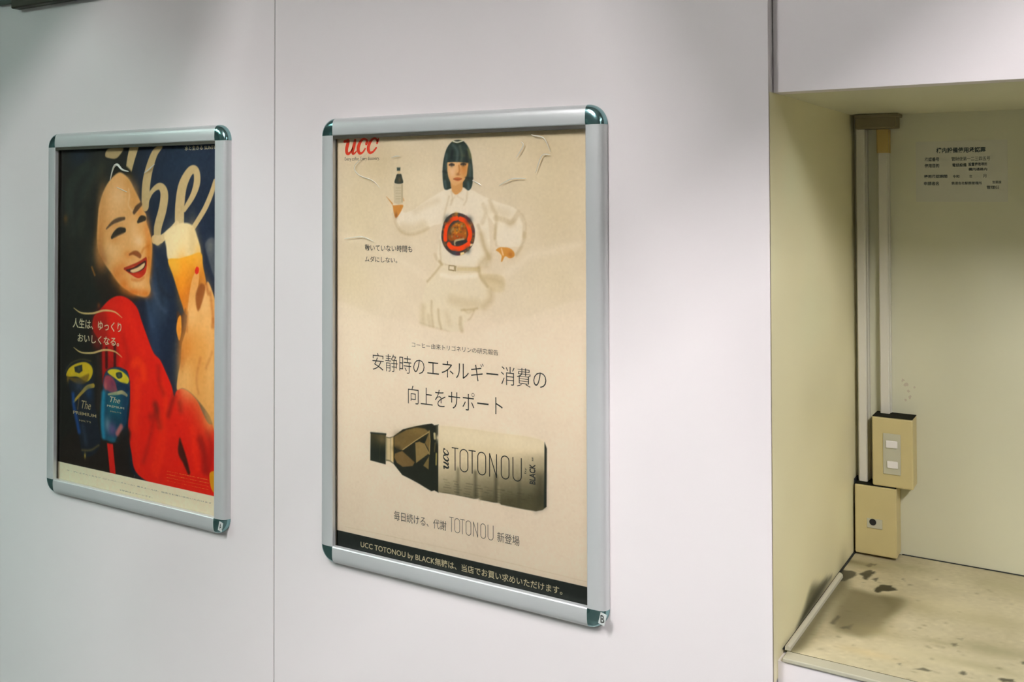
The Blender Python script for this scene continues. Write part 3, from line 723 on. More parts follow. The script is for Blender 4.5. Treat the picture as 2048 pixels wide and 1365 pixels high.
# hair
P.poly(Q(za, (780, 470), (640, 440), (480, 480), (330, 580), (240, 760), (205, 1000), (205, 1900), (300, 2100), (640, 2000), (900, 1800), (1000, 1760), (700, 1400), (600, 1000), (700, 700), (800, 590), (910, 640), (950, 620), (900, 540)), (28, 27, 21), 3)
for pts, c, wd, o in [([(480, 520), (330, 700), (300, 950), (330, 1200)], (46, 52, 46), 26, .5), ([(640, 520), (520, 700), (440, 950), (420, 1200)], (50, 48, 36), 22, .5), ([(560, 560), (430, 820), (380, 1100)], (40, 46, 42), 16, .5), ([(700, 600), (600, 800), (560, 1050), (560, 1300)], (22, 20, 16), 24, .7), ([(300, 1100), (320, 1400), (400, 1700)], (34, 30, 22), 30, .5), ([(440, 1300), (520, 1600), (640, 1800)], (38, 33, 24), 24, .5), ([(360, 1050), (440, 900), (520, 1000)], (24, 22, 17), 12, .6)]:
    P.stroke(Q(za, *pts), wd, c, 9, o)
P.blob(za(262, 1065), 7, 9, (104, 68, 26), .7)
P.poly(Q(zb, (600, 640), (760, 840), (1000, 1000), (900, 1060), (650, 1030), (560, 800)), (34, 24, 16), 8, .8)
# face
SK = (216, 164, 100)
P.poly(Q(za, (805, 590), (870, 615), (925, 680), (975, 780), (1020, 870), (1050, 960), (1085, 1020), (1090, 1100), (1120, 1190), (1145, 1300), (1147, 1400), (1138, 1500), (1128, 1600), (1120, 1700), (1132, 1780), (1120, 1830), (1080, 1862), (1000, 1850), (900, 1800), (810, 1730), (730, 1620), (660, 1520), (600, 1400), (582, 1270), (590, 1080), (605, 930), (650, 780), (720, 660)), SK, 2.5)
for p, rx, ry, c, o in [
    (za(800, 830), 30, 26, (226, 186, 134), .8), (za(760, 960), 30, 30, (224, 178, 120), .6), (za(960, 850), 16, 30, (208, 148, 76), .7), (za(640, 950), 16, 50, (196, 140, 78), .6),
    (zb(700, 520), 34, 28, (226, 184, 126), .9), (zb(790, 600), 20, 18, (224, 178, 116), .7), (zb(960, 300), 14, 24, (224, 180, 122), .8), (zb(1010, 420), 16, 12, (230, 192, 142), .9), (zb(1060, 420), 8, 14, (226, 184, 128), .6),
    (zb(620, 380), 14, 46, (196, 134, 66), .7), (zb(610, 520), 16, 30, (168, 112, 56), .6), (zb(640, 620), 20, 20, (150, 92, 42), .6), (zb(1110, 520), 10, 34, (198, 118, 36), .85), (zb(1120, 640), 8, 40, (196, 120, 40), .8), (zb(1090, 300), 10, 26, (206, 134, 60), .7),
    (zb(900, 560), 14, 9, (202, 126, 50), .7), (zb(840, 690), 16, 16, (204, 124, 50), .6), (zb(780, 760), 18, 20, (198, 118, 44), .7), (zb(980, 880), 22, 14, (226, 182, 122), .85), (zb(1090, 800), 8, 16, (214, 154, 84), .5),
    (zb(860, 870), 18, 16, (206, 120, 40), .8), (zb(960, 945), 26, 9, (202, 108, 30), .85), (zb(1080, 960), 16, 9, (204, 116, 36), .8), (zb(750, 250), 20, 8, (206, 146, 80), .6), (zb(760, 400), 16, 10, (202, 132, 62), .6), (zb(1020, 130), 10, 14, (208, 138, 64), .7), (za(900, 700), 12, 16, (206, 148, 78), .6)]:
    P.blob(p, rx, ry, c, o)
P.stroke(Q(za, (905, 760), (915, 830), (905, 930), (960, 1000)), 4, (226, 192, 142), 2.5, .6)
P.stroke(Q(zb, (680, 295), (740, 235), (800, 205), (862, 190)), [3, 7, 9, 6], (72, 54, 40), 2, .85)
P.stroke(Q(zb, (962, 128), (990, 85), (1030, 45)), [8, 11, 8], (70, 48, 34), 2, .85)
P.stroke(Q(zb, (735, 385), (765, 352), (810, 320), (862, 310)), [6, 12, 15, 10], (40, 34, 28), 1.8, .95)
P.stroke(Q(zb, (765, 380), (800, 362), (850, 342)), 3, (120, 84, 56), 1.5, .6)
P.stroke(Q(zb, (1003, 225), (1035, 195), (1068, 190)), [6, 13, 10], (42, 36, 30), 1.8, .95)
P.stroke(Q(zb, (915, 560), (950, 545), (985, 548), (1020, 572)), [4, 7, 11, 10], (128, 62, 24), 2.2, .85)
P.stroke(Q(zb, (1110, 470), (1060, 500), (1040, 540)), 5, (190, 112, 36), 3, .6)
P.poly(Q(zb, (862, 708), (940, 690), (1000, 655), (1085, 595), (1090, 690), (1070, 760), (1010, 802), (940, 770)), (176, 34, 12), 1.4)
P.poly(Q(zb, (880, 716), (960, 690), (1075, 620), (1072, 690), (1010, 735), (930, 745)), (58, 26, 22), 1.4)
P.poly(Q(zb, (925, 722), (1000, 690), (1068, 645), (1060, 690), (1010, 728), (950, 745)), (216, 186, 134), 1.6)
P.stroke(Q(zb, (865, 705), (1000, 650), (1082, 598)), 5, (150, 34, 14), 1.6, .9)
P.blob(zb(1000, 775), 12, 4, (206, 66, 34), .7); P.stroke(Q(zb, (940, 815), (1010, 825), (1060, 795)), 6, (196, 112, 44), 3, .6)
P.stroke(Q(zb, (530, 690), (560, 770)), 5, (150, 96, 40), 2, .8); P.blob(zb(600, 1080), 5, 6, (130, 60, 26), .8)
# red garment
RED = (204, 26, 10)
P.poly(Q(zc, (800, 62), (900, 90), (990, 180), (1040, 320), (1090, 460), (1160, 640), (1230, 720), (1290, 850), (1345, 980), (1372, 1090), (1395, 1035), (1450, 1010), (1530, 1050), (1610, 1140), (1660, 1250), (1720, 1365), (1810, 1460), (1830, 2130), (1400, 2080), (1010, 1900), (930, 1640), (900, 1400), (920, 1150), (900, 850), (800, 800), (720, 700), (640, 560), (545, 420), (545, 290), (600, 220), (700, 110)), RED, 2)
P.poly(Q(zc, (540, 280), (660, 200), (700, 500), (660, 620), (540, 560)), (128, 20, 12), 12, .6)
P.poly(Q(zc, (640, 580), (800, 600), (790, 800), (700, 830), (640, 960)), (170, 18, 12), 5, .9)
for x_, a_, b_, o_ in ((680, 600, 790, .8), (765, 560, 800, .85), (620, 560, 900, .5)): P.stroke(Q(zc, (x_, a_), (x_, b_)), 8, (44, 16, 14), 3, o_)
for pts, wd, c, o in [([(960, 760), (1000, 730), (1050, 800), (1060, 900)], 22, (222, 56, 14), .8), ([(1000, 950), (980, 1200), (960, 1400)], 26, (216, 44, 10), .7), ([(1240, 960), (1280, 1100), (1290, 1250)], 16, (216, 48, 12), .7), ([(1210, 800), (1220, 950), (1260, 1060)], 12, (140, 14, 6), .6), ([(1370, 1090), (1330, 1220), (1310, 1290)], 9, (120, 16, 8), .8), ([(1180, 1180), (1200, 1260), (1230, 1400)], 15, (92, 22, 12), .85), ([(1130, 1300), (1180, 1280)], 14, (130, 24, 12), .6), ([(1430, 1160), (1440, 1230)], 12, (120, 18, 8), .6), ([(850, 480), (900, 700), (870, 780)], 16, (170, 18, 8), .6), ([(880, 200), (960, 420), (1060, 640)], 26, (214, 36, 14), .5)]:
    P.stroke(Q(zc, *pts), wd * .8, c, 9, o)
for pts, wd, c, o in [([(1430, 250), (1445, 380), (1480, 470), (1520, 590)], [4, 18, 14, 8], (58, 22, 14), .95), ([(1640, 260), (1680, 400), (1690, 560)], 20, (124, 14, 8), .7), ([(1720, 200), (1750, 380), (1720, 600)], 16, (150, 12, 8), .6), ([(1560, 150), (1580, 350), (1600, 560)], 16, (222, 42, 12), .6), ([(1160, 60), (1120, 250), (1060, 480)], 10, (150, 18, 8), .6), ([(1250, 40), (1240, 300), (1180, 560)], 34, (218, 40, 10), .6), ([(1000, 100), (980, 300), (1000, 520)], 16, (212, 40, 12), .5)]:
    P.stroke(Q(zd, *pts), wd if not np.isscalar(wd) else wd * .8, c, 3 if not np.isscalar(wd) else 9, o)
P.poly(Q(zc, (300, 1450), (870, 1400), (905, 1640), (930, 1850), (1010, 1960), (250, 1800)), (32, 22, 16), 6, .9)
P.poly(Q(zd, (685, 290), (745, 300), (775, 620), (715, 600)), (190, 24, 14), 1.8, 1, False)
# glass of beer
P.poly(Q(zb, (1275, 340), (1390, 258), (1480, 235), (1555, 262), (1600, 350), (1645, 545), (1560, 600), (1420, 640), (1315, 620), (1290, 480)), (222, 200, 152), 2.5)
P.blob(zb(1420, 400), 30, 30, (230, 210, 164), .7); P.blob(zb(1560, 430), 12, 40, (206, 178, 122), .7)
P.poly(Q(zb, (1310, 615), (1420, 600), (1530, 570), (1645, 542), (1668, 680), (1700, 900), (1640, 1150), (1500, 1180), (1450, 1060), (1405, 920), (1355, 760)), (224, 164, 44), 2, 1, True, (zb(1470, 600), zb(1540, 950), (196, 108, 22)))
P.blob(zb(1450, 800), 14, 46, (228, 148, 30), .7); P.blob(zb(1620, 620), 10, 30, (222, 164, 60), .6); P.blob(zb(1630, 1000), 14, 40, (150, 82, 24), .8); P.blob(zb(1390, 690), 16, 14, (228, 176, 60), .6)
P.poly(Q(zc, (1400, 240), (1450, 260), (1490, 200), (1495, 420), (1460, 560), (1420, 540)), (90, 46, 18), 4, .8)
# hand, wrist and forearm
P.poly(Q(zc, (1530, 20), (1560, -120), (1600, -190), (1625, -170), (1620, -60), (1600, 60), (1605, 200), (1640, 170), (1680, 20), (1700, -60), (1720, -80), (1750, -20), (1800, 130), (1830, 200), (1830, 1500), (1740, 1300), (1640, 1160), (1540, 1050), (1460, 1005), (1400, 1020), (1410, 880), (1440, 720), (1450, 560), (1490, 420), (1505, 250)), (214, 156, 84), 1.8)
P.poly(Q(zc, (1412, 290), (1440, 270), (1446, 420), (1425, 520), (1398, 440), (1396, 370)), (220, 140, 40), 1.6)
for p, rx, ry, c, o in [(zc(1560, 300), 20, 34, (228, 184, 118), .8), (zc(1690, 150), 18, 40, (226, 182, 118), .8), (zc(1540, 550), 26, 30, (206, 136, 56), .8), (zc(1700, 420), 24, 30, (226, 180, 112), .7), (zc(1650, 640), 34, 40, (216, 154, 70), .7), (zc(1480, 860), 22, 50, (228, 184, 112), .8), (zc(1640, 900), 26, 70, (212, 152, 76), .7), (zc(1740, 850), 14, 70, (228, 184, 116), .6), (zc(1560, 1000), 24, 24, (222, 170, 96), .6), (zc(1740, 1120), 24, 50, (222, 168, 92), .7), (zc(1450, 690), 10, 30, (176, 96, 30), .6), (zc(1500, 620), 16, 26, (206, 128, 44), .6), (zd(1750, 60), 20, 20, (214, 160, 84), .6)]:
    P.blob(p, rx, ry, c, o)
P.poly(Q(zc, (1590, 60), (1640, -60), (1690, -20), (1650, 150), (1612, 215)), (140, 76, 30), 3, .85)
for pts, o in [([(1740, 30), (1760, 200), (1780, 380)], .5), ([(1700, -60), (1720, 40)], .7), ([(1770, 300), (1760, 380)], .6), ([(1640, 700), (1600, 900), (1620, 1060)], .3), ([(1760, 640), (1700, 800)], .35), ([(1505, 240), (1500, 420)], .5)]:
    P.stroke(Q(zc, *pts), 6, (168, 94, 36), 4, o)
P.poly(Q(zb, (1583, 730), (1600, 685), (1625, 700), (1618, 750), (1595, 760)), (196, 34, 20), 1.2)
# dark edge beyond the arm
P.poly(Q(zc, (1795, 780), (1815, 760), (1815, 1160), (1790, 1120)), (30, 40, 80), 2, .8)
# cans
P.poly(Q(zc, (250, 830), (290, 760), (400, 715), (500, 720), (545, 790), (555, 900), (560, 1150), (600, 1400), (620, 1560), (560, 1680), (440, 1700), (400, 1500), (350, 1300), (330, 1120), (290, 960)), (26, 30, 40), 3, .95)
P.stroke(Q(zc, (262, 830), (320, 750), (420, 712), (520, 730)), 3, (84, 72, 34), 2, .7); P.stroke(Q(zc, (600, 690), (610, 900), (600, 1200)), 16, (52, 38, 32), 6, .6)
P.poly(Q(zc, (268, 870), (300, 800), (380, 752), (470, 742), (530, 790), (535, 870), (480, 940), (380, 890), (300, 890)), (198, 168, 32), 1.8)
P.poly(Q(zc, (285, 895), (400, 900), (500, 860), (470, 950), (380, 960)), (118, 88, 24), 3, .8); P.blob(zc(285, 910), 4, 8, (150, 108, 30), .7)
P.poly(Q(zc, (350, 790), (430, 765), (435, 830), (400, 855), (358, 840)), (40, 46, 44), 1.5, 1, False); P.blob(zc(398, 805), 4, 5, (84, 84, 60), .6)
P.stroke(Q(zc, (345, 1145), (420, 1060), (480, 1000), (545, 980)), [5, 7, 9, 9], (196, 158, 52), 1.6, .9)
P.stroke(Q(zc, (338, 1070), (345, 1180), (370, 1300), (400, 1450)), 10, (30, 72, 140), 5, .8); P.blob(zc(400, 980), 16, 14, (56, 66, 82), .7); P.blob(zc(500, 1050), 12, 16, (34, 60, 96), .7)
P.stroke(Q(zc, (440, 1400), (470, 1560)), 12, (52, 62, 80), 6, .5); P.stroke(Q(zc, (430, 1640), (520, 1640), (600, 1590)), 4, (130, 112, 60), 3, .6); P.blob(zd(460, 420), 3, 6, (190, 158, 66), .9)
P.stroke(Q(zc, (385, 1220), (400, 1100)), 3, (140, 112, 70), 1.6, .6)
P.poly(Q(zc, (650, 900), (690, 820), (780, 790), (860, 815), (910, 890), (918, 1050), (890, 1250), (880, 1380), (800, 1480), (760, 1560), (690, 1540), (640, 1500), (630, 1250), (640, 1050)), (22, 60, 84), 2.5)
P.poly(Q(zc, (692, 845), (720, 815), (790, 815), (860, 850), (908, 910), (895, 960), (840, 955), (760, 900)), (206, 186, 42), 1.6)
P.poly(Q(zc, (780, 850), (830, 845), (842, 890), (808, 910), (782, 890)), (42, 56, 50), 1.4); P.blob(zc(808, 878), 3, 4, (110, 110, 60), .6)
P.poly(Q(zc, (670, 880), (740, 900), (790, 1010), (760, 1060), (690, 1030), (650, 980)), (164, 62, 72), 3, .9); P.blob(zc(740, 960), 8, 10, (112, 48, 78), .7); P.blob(zc(670, 990), 5, 10, (206, 110, 100), .6)
P.poly(Q(zc, (790, 950), (900, 970), (905, 1040), (800, 1030)), (20, 36, 62), 2.5, .9)
P.stroke(Q(zc, (700, 1070), (780, 1060), (840, 1050), (885, 1080)), [4, 7, 8, 6], (206, 178, 118), 1.5, .95)
P.stroke(Q(zc, (650, 1060), (640, 1250), (640, 1400), (650, 1500)), 12, (34, 132, 164), 5, .85); P.blob(zc(760, 1180), 24, 26, (30, 104, 112), .8); P.blob(zc(870, 1250), 10, 40, (16, 44, 70), .7)
P.blob(zc(770, 1340), 20, 14, (18, 56, 70), .8); P.blob(zc(690, 1380), 10, 16, (132, 156, 160), .6); P.stroke(Q(zc, (790, 1470), (830, 1400)), 11, (206, 108, 96), 4, .8); P.blob(zc(740, 1430), 12, 14, (120, 84, 130), .7); P.blob(zc(730, 1530), 16, 6, (30, 96, 110), .8)
# swashes round the motto, white strip with the small print
for y_ in (0, 405):
    P.stroke(Q(zc, (345, 185 + y_), (420, 235 + y_), (540, 240 + y_), (650, 212 + y_), (760, 225 + y_), (838, 285 + y_)), [1.2, 3.2, 4, 4, 3.2, 1.4], (204, 176, 112), .9, .95)
bz2 = 0.5 * (on_y(*zd(205, 490), YS)[2] + on_y(*zd(1770, 825), YS)[2]) * 1000
P.col[P.BB < bz2] = (236, 216, 186)
P.poly(Q(zd, (1740, 590), (1830, 600), (1830, 800), (1770, 790), (1738, 700)), (196, 140, 20), 1.5)
P.grain(2.2, 4, 7)
P.build('printed_sheet', place_wall, PRINT, beer, 1.22)
lettering('水と生きる SUNTORY', (za(1480, 318)[0], za(1480, 318)[1], 443.5, 298.5), YL, CREAM_INK, beer, 0.01)
lettering('人生は、ゆっくり', (*zc(335, 285), *zc(832, 440)), YL, CREAM_INK, beer, 0.014, shear=0.05)
lettering('おいしくなる。', (*zc(385, 445), *zc(808, 582)), YL, CREAM_INK, beer, 0.014, shear=0.05)
def can_word(body, c0, c1, m, weight=0.0, shear=0.3): lettering(body, (*zc(*c0), *zc(*c1)), YL, m, beer, weight, shear=shear)
can_word('The', (425, 1130), (520, 1230), GOLD_INK)
can_word('PREMIUM', (340, 1235), (575, 1310), GOLD_INK, 0.01, 0)
can_word("MALT'S", (400, 1325), (520, 1365), GOLD_INK, 0.0, 0)
can_word('The', (715, 1090), (820, 1165), CREAM_INK)
can_word('PREMIUM', (685, 1175), (860, 1225), CREAM_INK, 0.0, 0)
can_word("MALT'S", (720, 1235), (830, 1268), GOLD_INK, 0.0, 0)
lettering('ザ・プレミアム・モルツ〈ジャパニーズエール〉香るエールは、当店でお買い求めいただけます', (*zd(275, 560), *zd(1755, 915)), YL, FAINT_INK, beer)
lettering('※写真はイメージです。', (*zd(815, 762), *zd(1150, 855)), YL, FAINT_INK, beer)
small = ['ストップ！未成年者飲酒・飲酒運転。', 'お酒は楽しく適量で。妊娠中・授乳期の', '飲酒はやめましょう。のんだあとはリサイクル。', 'サントリービール株式会社']
for i, s in enumerate(small):
    lettering(s, (*zd(1295, 572 + i * 33), *zd(1725, 672 + i * 33)), YL, ORANGE_INK, beer)

# ================================================================== niche shelf, painted with its stains
SH0 = 0.040
def conv_shelf(u, v):
    p = on_z(u, v, NB); return (p[0] * 1000, p[1] * 1000)
S = Print(NL * 1000 + 1, NR * 1000, SH0 * 1000, ND * 1000, 2.5, conv_shelf, (200, 191, 158))
S.grain(6, 30, 11); S.grain(3.5, 10, 12); S.grain(4, 2, 13)
sc = crop(1520, 1050, 3.879)
DK = (50, 48, 34)
S.poly(Q(sc, (640, 350), (560, 480), (420, 700), (300, 860), (215, 985), (330, 960), (440, 800), (560, 620), (680, 480)), (92, 86, 58), 12, .8)
S.poly(Q(sc, (700, 500), (900, 540), (1120, 570), (1110, 640), (1010, 720), (930, 820), (800, 880), (620, 820), (560, 740), (600, 600)), (112, 104, 74), 14, .75)
S.poly(Q(sc, (930, 560), (1120, 590), (1060, 660), (960, 720), (1000, 640)), (104, 98, 66), 9, .6)
for pts, o in [([(590, 390), (640, 350), (740, 368), (745, 395), (660, 440), (600, 440)], .8), ([(790, 312), (860, 300), (910, 305), (860, 328)], .85), ([(770, 380), (850, 352), (892, 362), (870, 385), (830, 430), (800, 410)], .85), ([(865, 425), (915, 412), (900, 440)], .7), ([(890, 500), (930, 468), (1020, 472), (1065, 510), (990, 518), (900, 525)], .95), ([(1100, 428), (1118, 420), (1125, 438)], .7), ([(540, 765), (600, 705), (625, 712), (580, 775)], .5), ([(620, 800), (720, 770), (700, 815)], .5), ([(1480, 925), (1520, 918), (1540, 940), (1500, 945)], .8), ([(1540, 885), (1570, 882), (1565, 900)], .5), ([(1190, 1120), (1270, 1110), (1360, 1145), (1300, 1140)], .7), ([(1550, 1145), (1590, 1140), (1600, 1165), (1570, 1168)], .7), ([(1070, 1080), (1095, 1078), (1090, 1095)], .6), ([(1850, 1195), (1960, 1200), (1980, 1222), (1880, 1222)], .8), ([(2030, 1065), (2060, 1050), (2080, 1080), (2040, 1085)], .8)]:
    rj = np.random.RandomState(len(pts) * 7 + int(pts[0][0]))
    jag = []
    for i, p in enumerate(pts):
        q = pts[(i + 1) % len(pts)]
        jag.append(p)
        for f_ in (.33, .66): jag.append((p[0] + (q[0] - p[0]) * f_ + rj.uniform(-10, 10), p[1] + (q[1] - p[1]) * f_ + rj.uniform(-7, 7)))
    S.poly(Q(sc, *jag), DK, 2.0, o, False)
for (x, y), rx, ry, c, o in [((900, 830), 40, 16, (150, 140, 100), .5), ((1250, 640), 30, 20, (158, 148, 108), .5), ((1750, 740), 60, 30, (164, 156, 116), .5), ((1800, 970), 50, 20, (146, 140, 104), .6), ((1380, 910), 25, 8, (150, 142, 104), .5), ((1200, 1000), 60, 20, (214, 204, 166), .6), ((1500, 640), 60, 30, (212, 202, 164), .5), ((850, 1000), 40, 12, (210, 190, 140), .5), ((700, 285), 30, 8, (120, 112, 78), .8), ((1150, 330), 40, 14, (150, 146, 104), .4), ((1900, 480), 50, 30, (168, 162, 122), .5), ((1700, 1100), 60, 12, (160, 152, 112), .5)]:
    S.blob(sc(x, y), rx, ry, c, o)
S.stroke([(1700, 1100), (1803, 1109), (1920, 1129), (2048, 1153), (2300, 1200)], 5, (60, 60, 44), 5, .8)
S.blob(sc(760, 300), 60, 20, (140, 132, 96), .6)
rs = np.random.RandomState(8)
for i in range(70):
    S.blob(sc(rs.uniform(300, 2000), rs.uniform(330, 1200)), rs.uniform(1.5, 4), rs.uniform(1.5, 4), (110, 102, 72), rs.uniform(.15, .5))
SHELF = paint_mat('stained_shelf_laminate', 0.42, 0.4, 0.08, 120)
floor_n = struct(box('floor_niche', NL, NR, RC + PT + 0.001, ND, NB - 0.02, NB - 0.0006, CREAM))
S.build('laminate_surface', lambda a, b: np.c_[a / 1000, b / 1000, np.full(len(a), NB)], SHELF, floor_n, 0.97)
t_ = struct(box('trim_1', NL + 0.007, NR, RC - 0.003, SH0 - 0.0015, NB - 0.0050, NB + 0.0006, mat('pale_edge_trim', (0.47, 0.45, 0.34, 1), 0.4, 0, 0.4, 0.1, 40), None, 0.0012))
# moulding strip along the left side, ending part-way
m0, m1 = 0.036, on_z(1671, 1153, NB)[1]
vs_, fs_ = [], []
prof = [(0.0035, 0.0), (0.0035, 0.005), (0.0050, 0.0068), (0.0075, 0.0066), (0.0102, 0.004), (0.0108, 0.0)]
for y in (m0 + 0.004, m1):
    for a, h in prof: vs_.append((NL + a, y, NB + 0.0004 + h))
n = len(prof)
for i in range(n): fs_.append((i, (i + 1) % n, n + (i + 1) % n, n + i))
fs_ += [tuple(range(n))[::-1], tuple(range(n, 2 * n))]
struct(mesh_obj('trim_2', vs_, fs_, mat('pale_moulding', (0.60, 0.58, 0.46, 1), 0.35)))
DGAP = mat('dirt_and_gap_shade', (0.016, 0.02, 0.018, 1), 0.9)  # for the dirt lines and the painted shadow beside the outlet box
box('dirt_line', NL + 0.0003, NL + 0.0032, m0 + 0.004, ND - 0.002, NB, NB + 0.0016, DGAP, floor_n)

# left side of the niche with its grubby patch near the shelf
def conv_side(u, v):
    p = on_x(u, v, NL); return (p[1] * 1000, p[2] * 1000)
W = Print(0.5, ND * 1000, NB * 1000 - 30, NT * 1000, 5.0, conv_side, (204, 198, 164))
W.grain(3, 20, 21)
W.poly(Q(sc, (400, 480), (470, 460), (520, 420), (480, 520), (420, 620), (330, 740), (280, 820), (340, 660)), (70, 68, 46), 10, .85)
W.poly(Q(sc, (440, 500), (560, 400), (400, 640), (300, 790)), (50, 50, 36), 5, .7)
W.blob(sc(640, 330), 30, 25, (120, 116, 84), .5)
SIDE = paint_mat('niche_side_laminate', 0.38, 0.4, 0.05, 300)
side = struct(box('wall_niche_left', NL - 0.02, NL - 0.0006, PT, ND, NB - 0.03, NT + 0.02, CREAM))
W.build('laminate_surface', lambda a, b: np.c_[np.full(len(a), NL), a / 1000, b / 1000], SIDE, side, 1.5)

# ================================================================== raceways and boxes on the niche back
def bk(u, v, h): return on_y(u, v, ND - h)
# lower box
hB = 0.042
a, b = bk(1705.5, 968, hB), bk(1794, 1118, hB)
c_, d_ = bk(1793, 979, hB), bk(1708.5, 1106, hB)
lx0, lx1 = (a[0] + d_[0]) / 2, (b[0] + c_[0]) / 2
lz1, lz0 = (a[2] + c_[2]) / 2, max((b[2] + d_[2]) / 2, NB + 0.001)
lx0 = max(lx0, NL + 0.0045)
ob = thing('outlet_box', 'beige surface-mounted cable outlet box with small round hole, standing on the stained shelf', 'outlet box')
box('body', lx0 + 0.0015, lx1 - 0.0008, ND - hB + 0.010, ND - 0.0005, lz0, lz1 - 0.0004, BEIGE_PVC, ob, 0.0015)
pl = box('cover_plate', lx0, lx1, ND - hB, ND - hB + 0.0098, lz0, lz1, BEIGE_PVC, ob, 0.0022)
p0, p1 = bk(1734, 1036, hB), bk(1765, 1060, hB)
ins = box('jack_insert', p0[0], p1[0], ND - hB - 0.0016, ND - hB - 0.0001, p1[2], p0[2], PALE_PVC, pl, 0.0006)
hc = bk(1745.5, 1045, hB + 0.0018)
vs_ = [(hc[0] + 0.0056 * math.cos(k * math.pi / 10), ND - hB - 0.0021, hc[2] + 0.0056 * math.sin(k * math.pi / 10)) for k in range(20)]
vs_ += [(x, ND - hB - 0.0017, z) for x, _, z in vs_]
mesh_obj('socket_hole', vs_, [tuple(range(20))[::-1], tuple(range(20, 40))] + [(k, (k + 1) % 20, 20 + (k + 1) % 20, 20 + k) for k in range(20)], HOLE, ob)
box('gap_shade_strip', NL + 0.0004, NL + 0.0020, ND - hB + 0.016, ND - 0.001, lz0, lz1 + 0.004, DGAP, side)  # dark strip standing in for the shadow between box and side wall
box('dust_layer', lx0 + 0.001, lx1 - 0.001, ND - hB + 0.001, ND - 0.001, lz1 + 0.0002, lz1 + 0.0012, DUST, ob)
box('dirt_line', lx1 + 0.001, NR - 0.002, ND - 0.0026, ND - 0.0004, NB + 0.0001, NB + 0.0012, DGAP, floor_n)
# upper box
a, b = bk(1744.5, 833.5, hB), bk(1827, 985, hB)
c_, d_ = bk(1825.5, 841, hB), bk(1744, 972, hB)
bx0, bx1 = (a[0] + d_[0]) / 2, (b[0] + c_[0]) / 2
bz1, bz0 = (a[2] + c_[2]) / 2, (b[2] + d_[2]) / 2
bz0 = max(bz0, lz1 + 0.0020)
sb = thing('switch_box', 'beige surface-mounted switch box with two white push switches above the outlet box', 'switch box')
box('body', bx0 + 0.0015, bx1 - 0.0008, ND - hB + 0.010, ND - 0.0005, bz0 + 0.0008, bz1 - 0.0004, BEIGE_PVC, sb, 0.0015)
pl = box('cover_plate', bx0, bx1, ND - hB, ND - hB + 0.0098, bz0, bz1, BEIGE_PVC, sb, 0.0025)
q0, q1 = bk(1766, 866, hB), bk(1802, 952, hB)
fr = box('switch_frame', q0[0], q1[0], ND - hB - 0.0020, ND - hB - 0.0001, q1[2], q0[2], PALE_PVC, sb, 0.0008)
for (u0, v0, u1_, v1_) in ((1771.5, 881, 1795, 898.5), (1774, 922, 1796, 939)):
    e0, e1 = bk(u0, v0, hB + 0.003), bk(u1_, v1_, hB + 0.003)
    box('switch_button', e0[0], e1[0], ND - hB - 0.0046, ND - hB - 0.0021, e1[2], e0[2], BUTTON, sb, 0.0011)
box('dust_layer', bx0 + 0.001, bx1 - 0.001, ND - hB + 0.001, ND - 0.001, bz1 + 0.0002, bz1 + 0.0014, DUST, sb)

def raceway(label, u0, u1_, h, ztop, zbot, sleeve=None):
    X0, X1 = bk(u0, 600, h)[0], bk(u1_, 600, h)[0]
    t = thing('cable_raceway', label, 'raceway', 'raceways in the niche corner')
    def prof_obj(name, x0, x1, hh, z0, z1, m):
        vs_, fs_ = [], []
        pr = [(x0, 0.0004), (x0, hh * 0.42), (x0 + 0.0012, hh * 0.45), (x0 + 0.0012, hh - 0.002), (x0 + 0.003, hh), (x1 - 0.003, hh), (x1 - 0.0012, hh - 0.002), (x1 - 0.0012, hh * 0.45), (x1, hh * 0.42), (x1, 0.0004)]
        for z in (z0, z1):
            for x, y in pr: vs_.append((x, ND - y, z))
        n = len(pr)
        for i in range(n): fs_.append((i, (i + 1) % n, n + (i + 1) % n, n + i))
        fs_ += [tuple(range(n))[::-1], tuple(range(n, 2 * n))]
        return mesh_obj(name, vs_, fs_, m, t)
    prof_obj('channel', X0, X1, h, zbot, ztop, WHITE_PVC)
    if sleeve: prof_obj('joint_sleeve', X0 - 0.0015, X1 + 0.0015, h + 0.002, sleeve[0], sleeve[1], OCHRE_PVC)
    return t, X0, X1
zc_top = NT - 0.0005
zc_bot = 0.5 * (bk(1712, 258, 0.03)[2] + bk(1790, 257, 0.03)[2])
z_s0 = bk(1766, 306, 0.018)[2]
raceway('white cable raceway in the niche corner, running down to the outlet box', 1712.5, 1733, 0.026, zc_bot - 0.0005, lz1 + 0.0016)
raceway('white cable raceway with ochre joint sleeve, running down to the switch box', 1756.5, 1778.5, 0.018, zc_bot - 0.0005, bz1 + 0.0018, (z_s0, zc_bot - 0.001))
k0, k1 = bk(1708, 245, 0.040)[0], bk(1791, 245, 0.040)[0]
jc = thing('raceway_coupling', 'coupling block in shade-darkened brown joining both raceways under the niche ceiling', 'coupling')
box('block', max(k0, NL + 0.002), k1, ND - 0.036, ND - 0.0005, zc_bot, zc_top, mat('shaded_brown_plastic', (0.20, 0.17, 0.09, 1), 0.6), jc, 0.002)  # shade under the niche ceiling is put into this brown
box('flange', max(k0, NL + 0.002), k1 + 0.004, ND - 0.040, ND - 0.0005, zc_top - 0.006, zc_top - 0.0001, MATS['shaded_brown_plastic'], jc, 0.001)

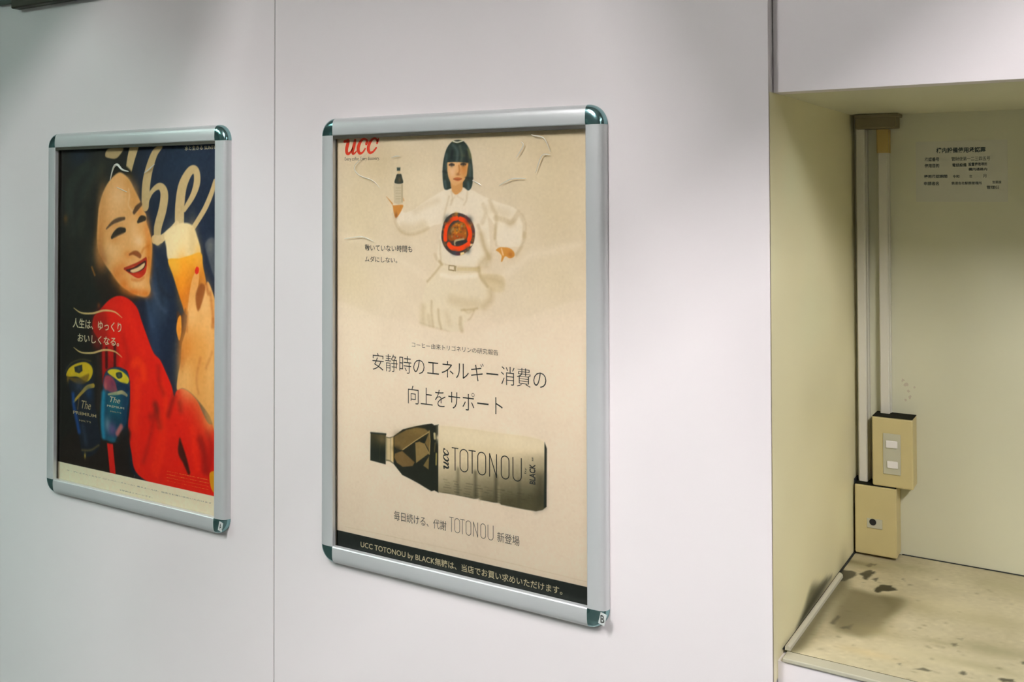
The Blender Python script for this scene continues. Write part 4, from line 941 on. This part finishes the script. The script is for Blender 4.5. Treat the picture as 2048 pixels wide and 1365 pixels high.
# ================================================================== notice sticker on the niche back
YN = ND - 0.0006
nt_ = thing('notice_sticker', 'small clear plastic notice with blurred dark printed lines on the niche back wall', 'sticker')
a, b = bk(1831, 284, 0.0006), bk(2016, 404, 0.0006)
FILM = mat('pale_clear_film', (0.66, 0.65, 0.53, 1), 0.22, 0, 0.6)
box('film', a[0], b[0], ND - 0.0005, ND - 0.0001, b[2], a[2], FILM, nt_)
NINK = mat('blue_black_ink', (0.03, 0.05, 0.06, 1), 0.6)
nb_ = crop(1820, 260, 8.978)
for s, p0, p1, wt in [('構内設備使用承認票', (470, 335), (1360, 385), .05), ('承認番号', (262, 510), (525, 548), .03), ('使用目的', (262, 622), (525, 662), .03), ('使用承認期間', (250, 820), (670, 848), .03), ('申請者名', (250, 945), (520, 980), .03),
                      ('管財使第一二三四五号', (745, 500), (1440, 530), .0), ('電話設備', (760, 615), (1015, 645), .03), ('設置使用場所', (1050, 600), (1385, 628), .03), ('構内通路内', (1050, 695), (1385, 715), .03), ('令和', (765, 820), (885, 850), .02), ('年', (1065, 818), (1120, 848), .0), ('月', (1310, 810), (1370, 842), .0),
                      ('鉄道会社駅務管理所', (745, 945), (1290, 965), .02), ('営業課', (1480, 925), (1640, 950), .0), ('管理係', (1375, 1015), (1605, 1045), .02)]:
    u0, v0 = nb_(*p0); u1_, v1_ = nb_(*p1)
    hgt = 34 / 8.978
    lettering(s, (u0, v0 - 1.5, u1_, v1_ + 1.8), ND - 0.0008, NINK, nt_, wt * 0.5)

# faint scuff by the raceway end
SCUFF = mat('brown_scuff', (0.56, 0.50, 0.37, 1), 0.8)
wb = bpy.data.objects['wall_niche_back']
for (u, v, r) in ((1806, 761, .0030), (1812, 770, .0038), (1817, 783, .0026), (1820, 795, .0030), (1811, 800, .0022), (1829, 776, .0020)):
    c = bk(u, v, 0.0003); n = 9
    vs_ = [(c[0] + r * random.uniform(.5, 1.2) * math.cos(k * 2 * math.pi / n), ND - 0.0003, c[2] + r * random.uniform(.5, 1.5) * math.sin(k * 2 * math.pi / n)) for k in range(n)]
    mesh_obj('scuff', vs_, [tuple(range(n))], SCUFF, wb)

# ================================================================== board high on the wall, only its lower edge in view
a, b = on_y(30, 19, -0.012), on_y(118, -1, -0.012)
zb_ = a[2]
bd = thing('sign_board', 'dark brown board fixed high on the wall, only its lower edge showing', 'sign board')
box('panel', a[0], a[0] + 0.62, -0.022, -0.0005, zb_, zb_ + 0.30, BROWN, bd, 0.003)
box('side_bracket', a[0] - 0.075, a[0] - 0.0005, -0.012, -0.0005, zb_ + 0.016, zb_ + 0.28, mat('dark_green_metal', (0.045, 0.06, 0.05, 1), 0.5), bd, 0.003)
